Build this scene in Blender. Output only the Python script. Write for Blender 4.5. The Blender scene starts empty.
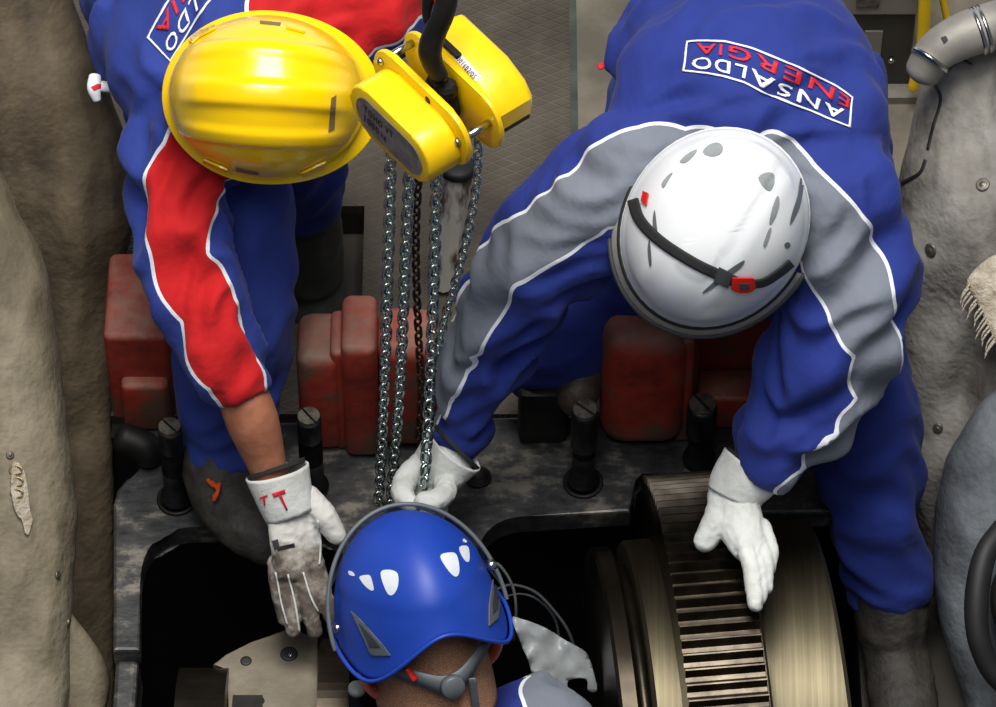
import bpy, bmesh, math, random
import numpy as np
from mathutils import Vector, Matrix, noise
from mathutils.bvhtree import BVHTree

scene = bpy.context.scene
COL = scene.collection
PI = math.pi
random.seed(7); noise.seed_set(11)

# ------------------------------------------------------------------ camera, world, lights, exposure
FPX = 4200.0          # focal length in pixels at 996 wide
DIST = 6.4            # metres from the lens to the middle of the picture
PITCH = math.radians(52)
SP, CP = math.sin(PITCH), math.cos(PITCH)
RIGHT = Vector((1, 0, 0)); UP = Vector((0, SP, CP)); TOW = Vector((0, -CP, SP))
CAM = TOW * DIST
cd = bpy.data.cameras.new('camera'); cam = bpy.data.objects.new('camera', cd); COL.objects.link(cam)
cam.location = CAM; cam.rotation_euler = (PI / 2 - PITCH, 0, 0)
cd.sensor_width = 36; cd.lens = FPX * 36 / 996; cd.clip_end = 60
scene.camera = cam

world = bpy.data.worlds.new('hall'); scene.world = world; world.use_nodes = True
bg = world.node_tree.nodes['Background']
# a dim hall; its far end (+Y), near the horizon, is brighter than the rest
_t = world.node_tree; _c = _t.nodes.new('ShaderNodeTexCoord'); _s = _t.nodes.new('ShaderNodeSeparateXYZ'); _t.links.new(_c.outputs['Generated'], _s.inputs[0])
def _m(op, a, b):
    n = _t.nodes.new('ShaderNodeMath'); n.operation = op; n.use_clamp = True
    for i, v in enumerate((a, b)):
        if isinstance(v, (int, float)): n.inputs[i].default_value = v
        else: _t.links.new(v, n.inputs[i])
    return n.outputs[0]
_far = _m('MULTIPLY', _m('MULTIPLY', _s.outputs[1], 1.3), _m('SUBTRACT', 1.0, _m('MULTIPLY', _s.outputs[2], 1.5)))
_mul = _t.nodes.new('ShaderNodeMath'); _mul.operation = 'MULTIPLY_ADD'; _t.links.new(_far, _mul.inputs[0]); _mul.inputs[1].default_value = 0.75; _mul.inputs[2].default_value = 0.12
bg.inputs[0].default_value = (0.84, 0.90, 1.0, 1); _t.links.new(_mul.outputs[0], bg.inputs[1])

def area(name, loc, target, sx, sy, power, col=(1, 1, 1)):
    l = bpy.data.lights.new(name, 'AREA'); l.shape = 'RECTANGLE'; l.size = sx; l.size_y = sy
    l.energy = power; l.color = col
    o = bpy.data.objects.new(name, l); COL.objects.link(o); o.location = loc
    o.rotation_euler = (Vector(target) - Vector(loc)).to_track_quat('-Z', 'Y').to_euler()
    return o
area('hall_lamp_or_fill', (0.1, -0.15, 5.2), (0, -0.15, 0.3), 2.0, 2.0, 262, (1.0, 0.97, 0.92))  # the hall's overhead lamp
area('hall_lamp_or_fill', (-0.4, -2.2, 5.6), (0, -0.2, 0.3), 3.2, 2.4, 125, (0.96, 0.98, 1.0))  # added soft fill from the camera side, not a lamp of the hall
vs = scene.view_settings
vs.view_transform = 'Standard'; vs.look = 'None'; vs.gamma = 1.0; vs.use_curve_mapping = False
vs.exposure = 0.0

# ------------------------------------------------------------------ helpers: places
def PH(px, py, h):
    """point seen at a pixel, h metres nearer to the lens than the scene's middle"""
    d = DIST - h
    return RIGHT * ((px - 498) * d / FPX) + UP * ((353.5 - py) * d / FPX) + TOW * h
def ray(px, py):
    return (RIGHT * ((px - 498) / FPX) + UP * ((353.5 - py) / FPX) - TOW).normalized()
def PZ(px, py, z):
    r = ray(px, py); return CAM + r * ((z - CAM.z) / r.z)
def PY(px, py, y):
    r = ray(px, py); return CAM + r * ((y - CAM.y) / r.y)
def PX(v):
    """pixel of a world point (for checks)"""
    q = v - CAM; d = -q.dot(TOW)
    return 498 + q.dot(RIGHT) * FPX / d, 353.5 - q.dot(UP) * FPX / d

# ------------------------------------------------------------------ helpers: materials
def lin(c):
    def f(v):
        v /= 255.0
        return v / 12.92 if v <= 0.04045 else ((v + 0.055) / 1.055) ** 2.4
    return tuple(f(v) for v in c) + (1.0,)
class NT:
    def __init__(s, name):
        s.m = bpy.data.materials.new(name); s.m.use_nodes = True
        s.t = s.m.node_tree; s.b = s.t.nodes['Principled BSDF']
    def n(s, typ, **kw):
        x = s.t.nodes.new(typ)
        for k, v in kw.items(): setattr(x, k, v)
        return x
    def l(s, a, b): s.t.links.new(a, b)
    def math(s, op, a, b=None, c=None, clamp=False):
        x = s.n('ShaderNodeMath', operation=op, use_clamp=clamp)
        for i, v in enumerate((a, b, c)):
            if v is None: continue
            if isinstance(v, (int, float)): x.inputs[i].default_value = v
            else: s.l(v, x.inputs[i])
        return x.outputs[0]
    def noise(s, scale, detail=4, rough=0.55, vec=None, stretch=None):
        x = s.n('ShaderNodeTexNoise'); x.inputs['Scale'].default_value = scale
        x.inputs['Detail'].default_value = detail; x.inputs['Roughness'].default_value = rough
        if vec is None:
            vec = s.n('ShaderNodeTexCoord').outputs['Object']
        if stretch:
            mp = s.n('ShaderNodeMapping'); mp.inputs['Scale'].default_value = stretch
            s.l(vec, mp.inputs[0]); vec = mp.outputs[0]
        s.l(vec, x.inputs['Vector']); return x.outputs['Fac']
    def ramp(s, fac, stops):
        x = s.n('ShaderNodeValToRGB'); e = x.color_ramp.elements
        while len(e) < len(stops): e.new(0.5)
        for i, (p, c) in enumerate(stops): e[i].position = p; e[i].color = c
        s.l(fac, x.inputs[0]); return x.outputs[0]
    def mix(s, fac, a, b):
        x = s.n('ShaderNodeMix', data_type='RGBA')
        if isinstance(fac, (int, float)): x.inputs[0].default_value = fac
        else: s.l(fac, x.inputs[0])
        for i, v in ((6, a), (7, b)):
            if isinstance(v, tuple): x.inputs[i].default_value = v
            else: s.l(v, x.inputs[i])
        return x.outputs[2]
    def bump(s, hgt, strength, dist=0.01):
        x = s.n('ShaderNodeBump'); x.inputs['Strength'].default_value = strength; x.inputs['Distance'].default_value = dist
        s.l(hgt, x.inputs['Height']); s.l(x.outputs[0], s.b.inputs['Normal'])
    def set(s, **kw):
        for k, v in kw.items(): s.b.inputs[k.replace('_', ' ')].default_value = v
        return s

def mat(name, c1, c2=None, rough=0.5, metal=0.0, scale=20, bump=0.0, bscale=None, stretch=None, lo=0.35, hi=0.65, dist=0.01, **kw):
    t = NT(name); t.set(Roughness=rough, Metallic=metal, **kw)
    if c2 is None: t.b.inputs['Base Color'].default_value = lin(c1)
    else: t.l(t.ramp(t.noise(scale, stretch=stretch), [(lo, lin(c1)), (hi, lin(c2))]), t.b.inputs['Base Color'])
    if bump: t.bump(t.noise(bscale or scale * 2, stretch=stretch), bump, dist)
    return t.m

def fabric(name, base, panel, piping=(225, 228, 235)):
    t = NT(name); t.set(Roughness=0.85)
    t.b.inputs['Sheen Weight'].default_value = 0.04
    a = t.n('ShaderNodeAttribute', attribute_name='panel').outputs['Fac']
    inside = t.math('GREATER_THAN', a, 0.0)
    pipe = t.math('LESS_THAN', t.math('ABSOLUTE', a), 0.0026)
    nz = t.noise(9, 3)
    def var(c): return t.mix(nz, lin(tuple(v * 0.9 for v in c)), lin(tuple(min(255, v * 1.08) for v in c)))
    col = t.mix(inside, var(base), var(panel)); col = t.mix(pipe, col, lin(piping))
    t.l(col, t.b.inputs['Base Color'])
    h = t.math('ADD', t.math('MULTIPLY', t.noise(22, 3, stretch=(1, 0.5, 1)), 1.0), t.math('MULTIPLY', t.noise(400, 1), 0.04))
    t.bump(h, 0.35, 0.012)
    return t.m

M = {}
M['blue_red'] = fabric('blue_and_red_workwear', (34, 54, 134), (192, 8, 16))
M['blue_grey'] = fabric('blue_and_grey_workwear', (24, 44, 126), (114, 120, 132))
M['yellow'] = mat('yellow_plastic', (250, 200, 0), (252, 208, 4), rough=0.25, scale=6, Coat_Weight=0.3)
M['yellow_paint'] = mat('yellow_enamel', (248, 205, 8), (232, 186, 8), rough=0.33, scale=14, bump=0.05, bscale=60)
M['white_plastic'] = mat('white_plastic', (228, 230, 232), (218, 221, 224), rough=0.28, scale=8)
M['blue_plastic'] = mat('blue_plastic', (22, 62, 164), (26, 66, 170), rough=0.48, scale=8)
M['grey_plastic'] = mat('grey_plastic', (96, 102, 106), (84, 90, 94), rough=0.45)
M['dark_grey_plastic'] = mat('dark_grey_plastic', (60, 64, 68), (48, 50, 54), rough=0.5)
M['black_rubber'] = mat('black_rubber', (20, 20, 22), (28, 28, 30), rough=0.6)
M['black_strap'] = mat('black_elastic', (26, 26, 28), (38, 37, 38), rough=0.8, scale=300)
M['red_plastic'] = mat('red_plastic', (205, 30, 24), rough=0.35)
M['orange'] = mat('orange_lace', (215, 80, 18), (180, 60, 14), rough=0.8)
M['vent_white'] = mat('white_lining', (225, 230, 236), (208, 214, 222), rough=0.6)
M['vent_grey'] = mat('grey_lining', (150, 155, 156), (126, 130, 132), rough=0.6)
M['skin'] = mat('skin', (172, 112, 84), (148, 92, 66), rough=0.55, scale=30, bump=0.1, bscale=120, Subsurface_Weight=0.05)
M['skin_pink'] = mat('flushed_skin', (222, 126, 98), (196, 104, 80), rough=0.5, scale=30, Subsurface_Weight=0.1)
M['hair'] = mat('cropped_hair', (196, 142, 110), (136, 98, 76), rough=0.9, scale=500, bump=0.5, bscale=700)
M['leather_white'] = mat('white_leather', (216, 218, 214), (190, 190, 184), rough=0.75, scale=28, bump=0.25, bscale=60, lo=0.42, hi=0.72)
M['boot'] = mat('worn_boot_leather', (60, 55, 49), (36, 33, 31), rough=0.65, scale=25, bump=0.3, bscale=80)
M['boot_green'] = mat('grey_green_boot_leather', (62, 66, 62), (44, 48, 46), rough=0.55, scale=25, bump=0.2)
M['boot_brown'] = mat('brown_boot_leather', (86, 74, 62), (52, 44, 38), rough=0.5, scale=22, bump=0.3, bscale=60)
M['steel'] = mat('bright_steel', (206, 206, 200), (170, 170, 165), rough=0.22, metal=1.0, scale=60)
M['chain_steel'] = mat('galvanised_steel', (196, 208, 204), (150, 162, 158), rough=0.2, metal=1.0, scale=90)
M['chain_dark'] = mat('oily_chain_steel', (96, 84, 72), (60, 50, 44), rough=0.42, metal=1.0, scale=90)
M['black_iron'] = mat('black_forged_iron', (28, 27, 26), (44, 40, 38), rough=0.55, metal=0.6, scale=30)
M['stud'] = mat('blackened_stud_steel', (52, 54, 56), (34, 35, 37), rough=0.42, metal=0.8, scale=40)
M['stud_end'] = mat('worn_stud_end', (128, 122, 112), (84, 78, 72), rough=0.45, metal=0.7, scale=90)
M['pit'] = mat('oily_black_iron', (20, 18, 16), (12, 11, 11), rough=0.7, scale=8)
M['letter_white'] = mat('white_print', (235, 236, 240), rough=0.7)
M['letter_red'] = mat('red_print', (205, 26, 40), rough=0.7)
M['letter_black'] = mat('black_print', (26, 26, 26), rough=0.6)
M['plate_grey'] = mat('scuffed_grey_plate', (122, 124, 126), (84, 86, 88), rough=0.5, metal=0.1, scale=45)
M['sticker'] = mat('white_sticker', (226, 226, 218), (205, 204, 196), rough=0.5)
M['bearing_steel'] = mat('machined_bearing_steel', (134, 125, 108), (106, 98, 84), rough=0.42, metal=0.35, scale=10, bump=0.05, bscale=80)
M['paper'] = mat('white_paper', (225, 228, 232), rough=0.7)
M['cabinet'] = mat('dark_olive_enamel', (58, 56, 48), (44, 43, 38), rough=0.5, scale=7)
M['cabinet_pale'] = mat('pale_grey_enamel', (128, 124, 114), (108, 104, 95), rough=0.5, scale=12)
M['pipe_clad'] = mat('aluminium_cladding', (150, 146, 138), (118, 114, 106), rough=0.55, metal=0.25, scale=12, bump=0.2, bscale=18)
M['hose'] = mat('grey_cable_jacket', (92, 94, 94), (74, 76, 76), rough=0.5)
M['wood'] = mat('flaking_white_painted_wood', (226, 222, 212), (104, 88, 72), rough=0.8, scale=34, stretch=(1, 1, 0.3), bump=0.4, lo=0.47, hi=0.58)

def m_red_casting():
    t = NT('red_painted_casting'); t.set(Roughness=0.62)
    n1 = t.noise(7, 6, 0.65); n2 = t.noise(38, 4)
    g = t.n('ShaderNodeNewGeometry').outputs['Normal']
    sp = t.n('ShaderNodeSeparateXYZ'); t.l(g, sp.inputs[0])
    col = t.ramp(n1, [(0.32, lin((112, 32, 22))), (0.46, lin((158, 50, 34))), (0.57, lin((104, 74, 58)))])
    # settled dust lies on the faces that look up
    dust = t.math('MULTIPLY', t.math('MULTIPLY_ADD', sp.outputs[2], 2.2, -0.6, clamp=True), t.math('MULTIPLY_ADD', n2, 1.6, -0.35, clamp=True), clamp=True)
    t.l(t.mix(dust, col, lin((142, 112, 96))), t.b.inputs['Base Color'])
    t.bump(n2, 0.35, 0.006); return t.m
M['red_casting'] = m_red_casting()

def m_blanket(name, c0, c1, c2):
    t = NT(name); t.set(Roughness=0.75)
    n1 = t.noise(3.2, 5, 0.6, stretch=(1.6, 0.7, 0.7)); n2 = t.noise(16, 5, 0.6)
    n = t.math('ADD', t.math('MULTIPLY', n1, 0.75), t.math('MULTIPLY', n2, 0.25))
    t.l(t.ramp(n, [(0.39, lin(c0)), (0.5, lin(c1)), (0.60, lin(c2))]), t.b.inputs['Base Color'])
    t.bump(t.math('ADD', t.noise(9, 4), t.math('MULTIPLY', t.noise(90, 2), 0.12)), 0.6, 0.025); return t.m
M['blanket_brown'] = m_blanket('brown_insulation_cloth', (58, 48, 35), (88, 75, 57), (112, 97, 75))
M['blanket_beige'] = m_blanket('beige_insulation_cloth', (98, 88, 70), (126, 116, 96), (148, 138, 118))
M['blanket_grey'] = m_blanket('grey_insulation_cloth', (72, 66, 58), (128, 124, 117), (152, 148, 141))
M['blanket_slate'] = m_blanket('slate_insulation_cloth', (70, 71, 74), (98, 103, 108), (122, 124, 126))
M['fleece'] = mat('frayed_glass_wool', (196, 186, 168), (160, 148, 128), rough=0.95, scale=60, bump=0.6, bscale=140)

def m_flange():
    t = NT('worn_black_flange'); t.set(Metallic=0.55)
    n1 = t.noise(11, 7, 0.7); n2 = t.noise(60, 5, 0.7, stretch=(0.4, 1, 1))
    n = t.math('ADD', t.math('MULTIPLY', n1, 0.65), t.math('MULTIPLY', n2, 0.35))
    t.l(t.ramp(n, [(0.40, lin((48, 49, 50))), (0.52, lin((72, 72, 72))), (0.60, lin((128, 122, 112)))]), t.b.inputs['Base Color'])
    t.l(t.math('MULTIPLY_ADD', n2, 0.5, 0.22), t.b.inputs['Roughness'])
    t.bump(n2, 0.15, 0.004); return t.m
M['flange'] = m_flange()

def m_turned(name, c1, c2, rough):
    t = NT(name); t.set(Metallic=1.0, Roughness=rough)
    co = t.n('ShaderNodeTexCoord').outputs['Object']
    n1 = t.noise(120, 3, 0.6, vec=co, stretch=(1, 0.02, 0.02)); n2 = t.noise(5, 4)
    t.l(t.ramp(t.math('ADD', t.math('MULTIPLY', n1, 0.6), t.math('MULTIPLY', n2, 0.4)), [(0.35, lin(c1)), (0.65, lin(c2))]), t.b.inputs['Base Color'])
    t.bump(n1, 0.08, 0.002); return t.m
M['turned'] = m_turned('turned_shaft_steel', (76, 70, 56), (108, 101, 82), 0.46)
M['gear'] = mat('oily_gear_steel', (84, 77, 67), (56, 51, 45), rough=0.3, metal=1.0, scale=30)
M['gear_dark'] = mat('oily_dark_rotor_steel', (70, 63, 53), (46, 41, 35), rough=0.36, metal=0.9, scale=14)

def m_grating():
    t = NT('trodden_expanded_metal'); t.set(Roughness=0.7, Metallic=0.2)
    co = t.n('ShaderNodeTexCoord').outputs['Object']
    sp = t.n('ShaderNodeSeparateXYZ'); t.l(co, sp.inputs[0])
    u = t.math('MULTIPLY', sp.outputs[0], 26.0); v = t.math('MULTIPLY', sp.outputs[1], 50.0)
    def line(a):
        f = t.math('FRACT', a); return t.math('SUBTRACT', 1.0, t.math('MULTIPLY', t.math('ABSOLUTE', t.math('SUBTRACT', f, 0.5)), 2.0))
    k = t.math('MAXIMUM', line(t.math('ADD', u, v)), line(t.math('SUBTRACT', u, v)))
    strand = t.math('MULTIPLY_ADD', k, 4.0, -2.9, clamp=True)
    n1 = t.noise(5, 6, 0.6)
    base = t.ramp(n1, [(0.35, lin((70, 63, 54))), (0.65, lin((98, 90, 78)))])
    top = t.ramp(n1, [(0.35, lin((76, 69, 59))), (0.65, lin((120, 111, 98)))])
    t.l(t.mix(t.math('MULTIPLY', strand, t.math('MULTIPLY_ADD', t.noise(11, 4), 1.6, -0.25, clamp=True)), base, top), t.b.inputs['Base Color'])
    t.bump(strand, 0.5, 0.004); return t.m
M['grating'] = m_grating()
M['floor_plate'] = mat('dusty_steel_plate', (92, 86, 75), (122, 114, 100), rough=0.75, scale=9, bump=0.2, bscale=50)
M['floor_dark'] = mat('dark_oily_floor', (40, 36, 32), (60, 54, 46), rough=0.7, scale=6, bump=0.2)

def m_dirty_glove():
    t = NT('stained_white_leather'); t.set(Roughness=0.8)
    n = t.noise(26, 6, 0.65)
    a = t.n('ShaderNodeAttribute', attribute_name='soil').outputs['Fac']   # palm and fingers took the grease
    k = t.math('ADD', n, t.math('MULTIPLY_ADD', a, 0.42, -0.28))
    t.l(t.ramp(k, [(0.36, lin((214, 212, 206))), (0.5, lin((168, 158, 146))), (0.66, lin((92, 82, 74)))]), t.b.inputs['Base Color'])
    t.bump(t.noise(70, 4), 0.3, 0.004); return t.m
M['glove_dirty'] = m_dirty_glove()

def m_clear(name, col, alpha, rough=0.12):
    t = NT(name); t.b.inputs['Base Color'].default_value = lin(col)
    t.set(Roughness=rough, Alpha=alpha); return t.m
M['visor'] = m_clear('clear_visor', (206, 200, 186), 0.7)
M['visor_smoke'] = m_clear('thin_clear_visor', (120, 126, 130), 0.4)
M['sheeting'] = m_clear('cloudy_plastic_film', (176, 180, 182), 0.72, 0.3)

# ------------------------------------------------------------------ helpers: objects
def root(name, loc, label, cat, group=None):
    o = bpy.data.objects.new(name, None); COL.objects.link(o); o.location = loc
    o.empty_display_size = 0.05
    o['label'] = label; o['category'] = cat
    if group: o['group'] = group
    return o
def wloc(o):
    p = Vector(o.location)
    while o.parent: o = o.parent; p = p + Vector(o.location)
    return p
def link(name, me, material, parent=None, smooth=True, pivot=None):
    """me is in world coordinates; the object's origin moves to the foot of its bounds"""
    co = np.empty(len(me.vertices) * 3); me.vertices.foreach_get('co', co); co = co.reshape(-1, 3)
    if pivot is None:
        lo, hi = co.min(0), co.max(0); pivot = Vector(((lo[0] + hi[0]) / 2, (lo[1] + hi[1]) / 2, lo[2]))
    me.transform(Matrix.Translation(-Vector(pivot)))
    o = bpy.data.objects.new(name, me); COL.objects.link(o); me.name = name
    if parent: o.parent = parent; o.location = Vector(pivot) - wloc(parent)
    else: o.location = pivot
    for m in (material if isinstance(material, (list, tuple)) else [material]): me.materials.append(m)
    if smooth: me.polygons.foreach_set('use_smooth', [True] * len(me.polygons))
    return o
def tag(o, label, cat, group=None):
    o['label'] = label; o['category'] = cat
    if group: o['group'] = group
    return o
def struct(o): o['kind'] = 'structure'; return o
def bm2me(bm, name='m'):
    bmesh.ops.recalc_face_normals(bm, faces=bm.faces)
    me = bpy.data.meshes.new(name); bm.to_mesh(me); bm.free(); return me
def sharp(o, deg=40):
    bm = bmesh.new(); bm.from_mesh(o.data)
    for e in bm.edges:
        if len(e.link_faces) == 2 and e.calc_face_angle(0) > math.radians(deg): e.smooth = False
    bm.to_mesh(o.data); bm.free(); return o

def frame(x, y, z, o=(0, 0, 0)):
    return Matrix(((x[0], y[0], z[0], o[0]), (x[1], y[1], z[1], o[1]), (x[2], y[2], z[2], o[2]), (0, 0, 0, 1)))
def img(dx, dy, dz=0.0):
    """direction given as right / down / toward the lens"""
    return (RIGHT * dx - UP * dy + TOW * dz).normalized()

def cr(P, n):
    """Catmull-Rom through rows of an array"""
    P = np.array(P, float); out = []
    Q = np.vstack([2 * P[0] - P[1], P, 2 * P[-1] - P[-2]])
    for i in range(1, len(Q) - 2):
        p0, p1, p2, p3 = Q[i - 1:i + 3]
        for k in range(n):
            t = k / n
            out.append(0.5 * (2 * p1 + (p2 - p0) * t + (2 * p0 - 5 * p1 + 4 * p2 - p3) * t * t + (3 * p1 - p0 - 3 * p2 + p3) * t ** 3))
    out.append(P[-1]); return np.array(out)

def path_of(nodes):
    """nodes (px,py,h,ra[,rb]) -> rows x,y,z,ra,rb"""
    rows = []
    for n in nodes:
        p = PH(*n[:3]); ra = n[3]; rb = n[4] if len(n) > 4 else ra
        rows.append((p.x, p.y, p.z, ra, rb))
    return rows

def add_tube(bm, rows, side=None, nseg=16, n=6, cap=0.6, raw=False):
    S = np.array(rows, float) if raw else cr(rows, n)
    pts = [Vector(s[:3]) for s in S]
    rings = []; prev = None
    def ringat(c, X, Y, ra, rb):
        return [bm.verts.new(c + X * (math.cos(a) * ra) + Y * (math.sin(a) * rb)) for a in [2 * PI * k / nseg for k in range(nseg)]]
    fr = []
    for i, p in enumerate(pts):
        T = (pts[min(i + 1, len(pts) - 1)] - pts[max(i - 1, 0)]).normalized()
        if side is not None: X = Vector(side)
        elif prev is not None: X = prev
        else: X = Vector((0, 0, 1)).cross(T) if abs(T.z) < 0.9 else Vector((1, 0, 0))
        X = (X - T * X.dot(T)).normalized(); prev = X
        fr.append((p, T, X, T.cross(X), S[i][3], max(1e-4, S[i][4])))
    def cap_rings(f, sgn):
        p, T, X, Y, ra, rb = f; out = []
        if cap > 0:
            for a in (0.35, 0.7, 0.92):
                out.append(ringat(p + T * (sgn * cap * rb * math.sin(a * PI / 2)), X, Y, ra * math.cos(a * PI / 2), rb * math.cos(a * PI / 2)))
        return out
    rings += cap_rings(fr[0], -1)[::-1]
    for p, T, X, Y, ra, rb in fr: rings.append(ringat(p, X, Y, ra, rb))
    rings += cap_rings(fr[-1], 1)
    for A, B in zip(rings, rings[1:]):
        for k in range(nseg):
            bm.faces.new((A[k], A[(k + 1) % nseg], B[(k + 1) % nseg], B[k]))
    bm.faces.new(rings[0][::-1]); bm.faces.new(rings[-1])
    return S

def tube_me(rows, **kw):
    bm = bmesh.new(); add_tube(bm, rows, **kw); return bm2me(bm)
def px_tube(nodes, **kw): return tube_me(path_of(nodes), **kw)

def evaluate(o):
    dg = bpy.context.evaluated_depsgraph_get(); dg.update()
    return bpy.data.meshes.new_from_object(o.evaluated_get(dg))
def remesh(me, voxel, smooth=4, factor=0.5):
    o = bpy.data.objects.new('tmp', me); COL.objects.link(o)
    r = o.modifiers.new('r', 'REMESH'); r.mode = 'VOXEL'; r.voxel_size = voxel
    if smooth:
        s = o.modifiers.new('s', 'SMOOTH'); s.iterations = smooth; s.factor = factor
    out = evaluate(o)
    bpy.data.objects.remove(o); return out
def with_mods(me, **kw):
    """solidify / bevel / subsurf baked into a mesh"""
    o = bpy.data.objects.new('tmp', me); COL.objects.link(o)
    if 'solid' in kw:
        s = o.modifiers.new('s', 'SOLIDIFY'); s.thickness = kw['solid']; s.offset = kw.get('offset', -1)
    if 'bevel' in kw:
        b = o.modifiers.new('b', 'BEVEL'); b.width = kw['bevel']; b.segments = kw.get('seg', 2); b.limit_method = 'ANGLE'
    if 'sub' in kw:
        b = o.modifiers.new('u', 'SUBSURF'); b.levels = kw['sub']; b.render_levels = kw['sub']
    out = evaluate(o); bpy.data.objects.remove(o); return out

def box_me(lo, hi, Mx=None, bevel=0.0, seg=2):
    bm = bmesh.new(); bmesh.ops.create_cube(bm, size=1.0)
    lo, hi = Vector(lo), Vector(hi)
    for v in bm.verts: v.co = Vector([(lo[i] + hi[i]) / 2 + v.co[i] * (hi[i] - lo[i]) for i in range(3)])
    if bevel: bmesh.ops.bevel(bm, geom=bm.edges[:], offset=bevel, segments=seg, affect='EDGES', profile=0.5)
    if Mx is not None: bmesh.ops.transform(bm, matrix=Mx, verts=bm.verts)
    return bm2me(bm)
def prism_me(poly, z0, z1, Mx=None, bevel=0.0, seg=2):
    """closed outline in local x,y raised from z0 to z1"""
    bm = bmesh.new()
    a = [bm.verts.new((x, y, z0)) for x, y in poly]; b = [bm.verts.new((x, y, z1)) for x, y in poly]
    n = len(poly)
    for i in range(n): bm.faces.new((a[i], a[(i + 1) % n], b[(i + 1) % n], b[i]))
    bm.faces.new(a[::-1]); top = bm.faces.new(b)
    if bevel:
        ed = [e for e in bm.edges if abs(e.verts[0].co.z - e.verts[1].co.z) < 1e-6]
        bmesh.ops.bevel(bm, geom=ed, offset=bevel, segments=seg, affect='EDGES', profile=0.5)
    if Mx is not None: bmesh.ops.transform(bm, matrix=Mx, verts=bm.verts)
    return bm2me(bm)
def lathe_me(prof, Mx, n=48, close=True):
    """profile (r, z) turned about local z"""
    bm = bmesh.new(); rings = []
    for r, z in prof:
        rings.append([bm.verts.new((r * math.cos(2 * PI * k / n), r * math.sin(2 * PI * k / n), z)) for k in range(n)])
    for A, B in zip(rings, rings[1:]):
        for k in range(n): bm.faces.new((A[k], A[(k + 1) % n], B[(k + 1) % n], B[k]))
    if close:
        bm.faces.new(rings[0][::-1]); bm.faces.new(rings[-1])
    bmesh.ops.transform(bm, matrix=Mx, verts=bm.verts)
    return bm2me(bm)
def join_me(meshes):
    bm = bmesh.new()
    for m in meshes: bm.from_mesh(m); bpy.data.meshes.remove(m)
    return bm2me(bm)

class Surf:
    """a finished mesh object as something to lay prints, vents and straps upon"""
    def __init__(s, objs):
        V, Fc = [], []
        for o in (objs if isinstance(objs, (list, tuple)) else [objs]):
            off = len(V); w = wloc(o)
            V += [v.co + w for v in o.data.vertices]; Fc += [[i + off for i in p.vertices] for p in o.data.polygons]
        s.t = BVHTree.FromPolygons(V, Fc)
    def hit(s, px, py):
        p, n, i, d = s.t.ray_cast(CAM, ray(px, py))
        if p is None: return None, None
        if n.dot(TOW) < 0: n = -n
        return p, n

def on_surface(surf, me2d, fn, lift, thick=0.0):
    """drapes a flat mesh (x,y -> pixel by fn) over a surface"""
    bm = bmesh.new(); bm.from_mesh(me2d); bad = []
    for v in bm.verts:
        p, n = surf.hit(*fn(v.co.x, v.co.y))
        if p is None: bad.append(v)
        else: v.co = p + n * lift
    if bad: bmesh.ops.delete(bm, geom=bad, context='VERTS')
    me = bpy.data.meshes.new('d'); bm.to_mesh(me); bm.free()
    if thick:
        bm = bmesh.new(); bm.from_mesh(me); bmesh.ops.recalc_face_normals(bm, faces=bm.faces)
        if bm.faces and sum((f.normal.dot(TOW) * f.calc_area() for f in bm.faces)) < 0: bmesh.ops.reverse_faces(bm, faces=bm.faces)
        bm.to_mesh(me); bm.free()
        me = with_mods(me, solid=thick, offset=1)
    return me
def flat_poly(poly, cell):
    """polygon filled and cut into small cells"""
    bm = bmesh.new(); vs = [bm.verts.new((x, y, 0)) for x, y in poly]; bm.faces.new(vs)
    xs = [p[0] for p in poly]; ys = [p[1] for p in poly]
    for lo, hi, nrm in ((min(xs), max(xs), Vector((1, 0, 0))), (min(ys), max(ys), Vector((0, 1, 0)))):
        k = lo + cell
        while k < hi:
            bmesh.ops.bisect_plane(bm, geom=bm.verts[:] + bm.edges[:] + bm.faces[:], plane_co=nrm * k, plane_no=nrm); k += cell
    bmesh.ops.triangulate(bm, faces=bm.faces)
    me = bpy.data.meshes.new('f'); bm.to_mesh(me); bm.free(); return me
def smooth_poly(pts, n=5):
    P = np.array(pts, float); k = len(P); out = []
    for i in range(k):
        p0, p1, p2, p3 = P[(i - 1) % k], P[i], P[(i + 1) % k], P[(i + 2) % k]
        for j in range(n):
            t = j / n
            out.append(tuple(0.5 * (2 * p1 + (p2 - p0) * t + (2 * p0 - 5 * p1 + 4 * p2 - p3) * t * t + (3 * p1 - p0 - 3 * p2 + p3) * t ** 3)))
    return out
def decal(name, surf, poly, material, parent, lift=0.001, thick=0.001, cell=4, smooth=0):
    if smooth: poly = smooth_poly(poly, smooth)
    me = on_surface(surf, flat_poly(poly, cell), lambda x, y: (x, y), lift, thick)
    return link(name, me, material, parent, smooth=False)
def strip(name, surf, pts, width, material, parent, lift=0.001, thick=0.0015, n=8):
    """a band of the given pixel width along a pixel path"""
    S = cr([(p[0], p[1]) for p in pts], n)
    bm = bmesh.new(); rows = []
    for i, p in enumerate(S):
        T = S[min(i + 1, len(S) - 1)] - S[max(i - 1, 0)]; T = T / (np.linalg.norm(T) + 1e-9); N = np.array((-T[1], T[0]))
        rows.append([bm.verts.new((*(p + N * width * k), 0)) for k in (-0.5, -0.25, 0, 0.25, 0.5)])
    for A, B in zip(rows, rows[1:]):
        for k in range(4): bm.faces.new((A[k], A[k + 1], B[k + 1], B[k]))
    me = bpy.data.meshes.new('s'); bm.to_mesh(me); bm.free()
    return link(name, on_surface(surf, me, lambda x, y: (x, y), lift, thick), material, parent)
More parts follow.
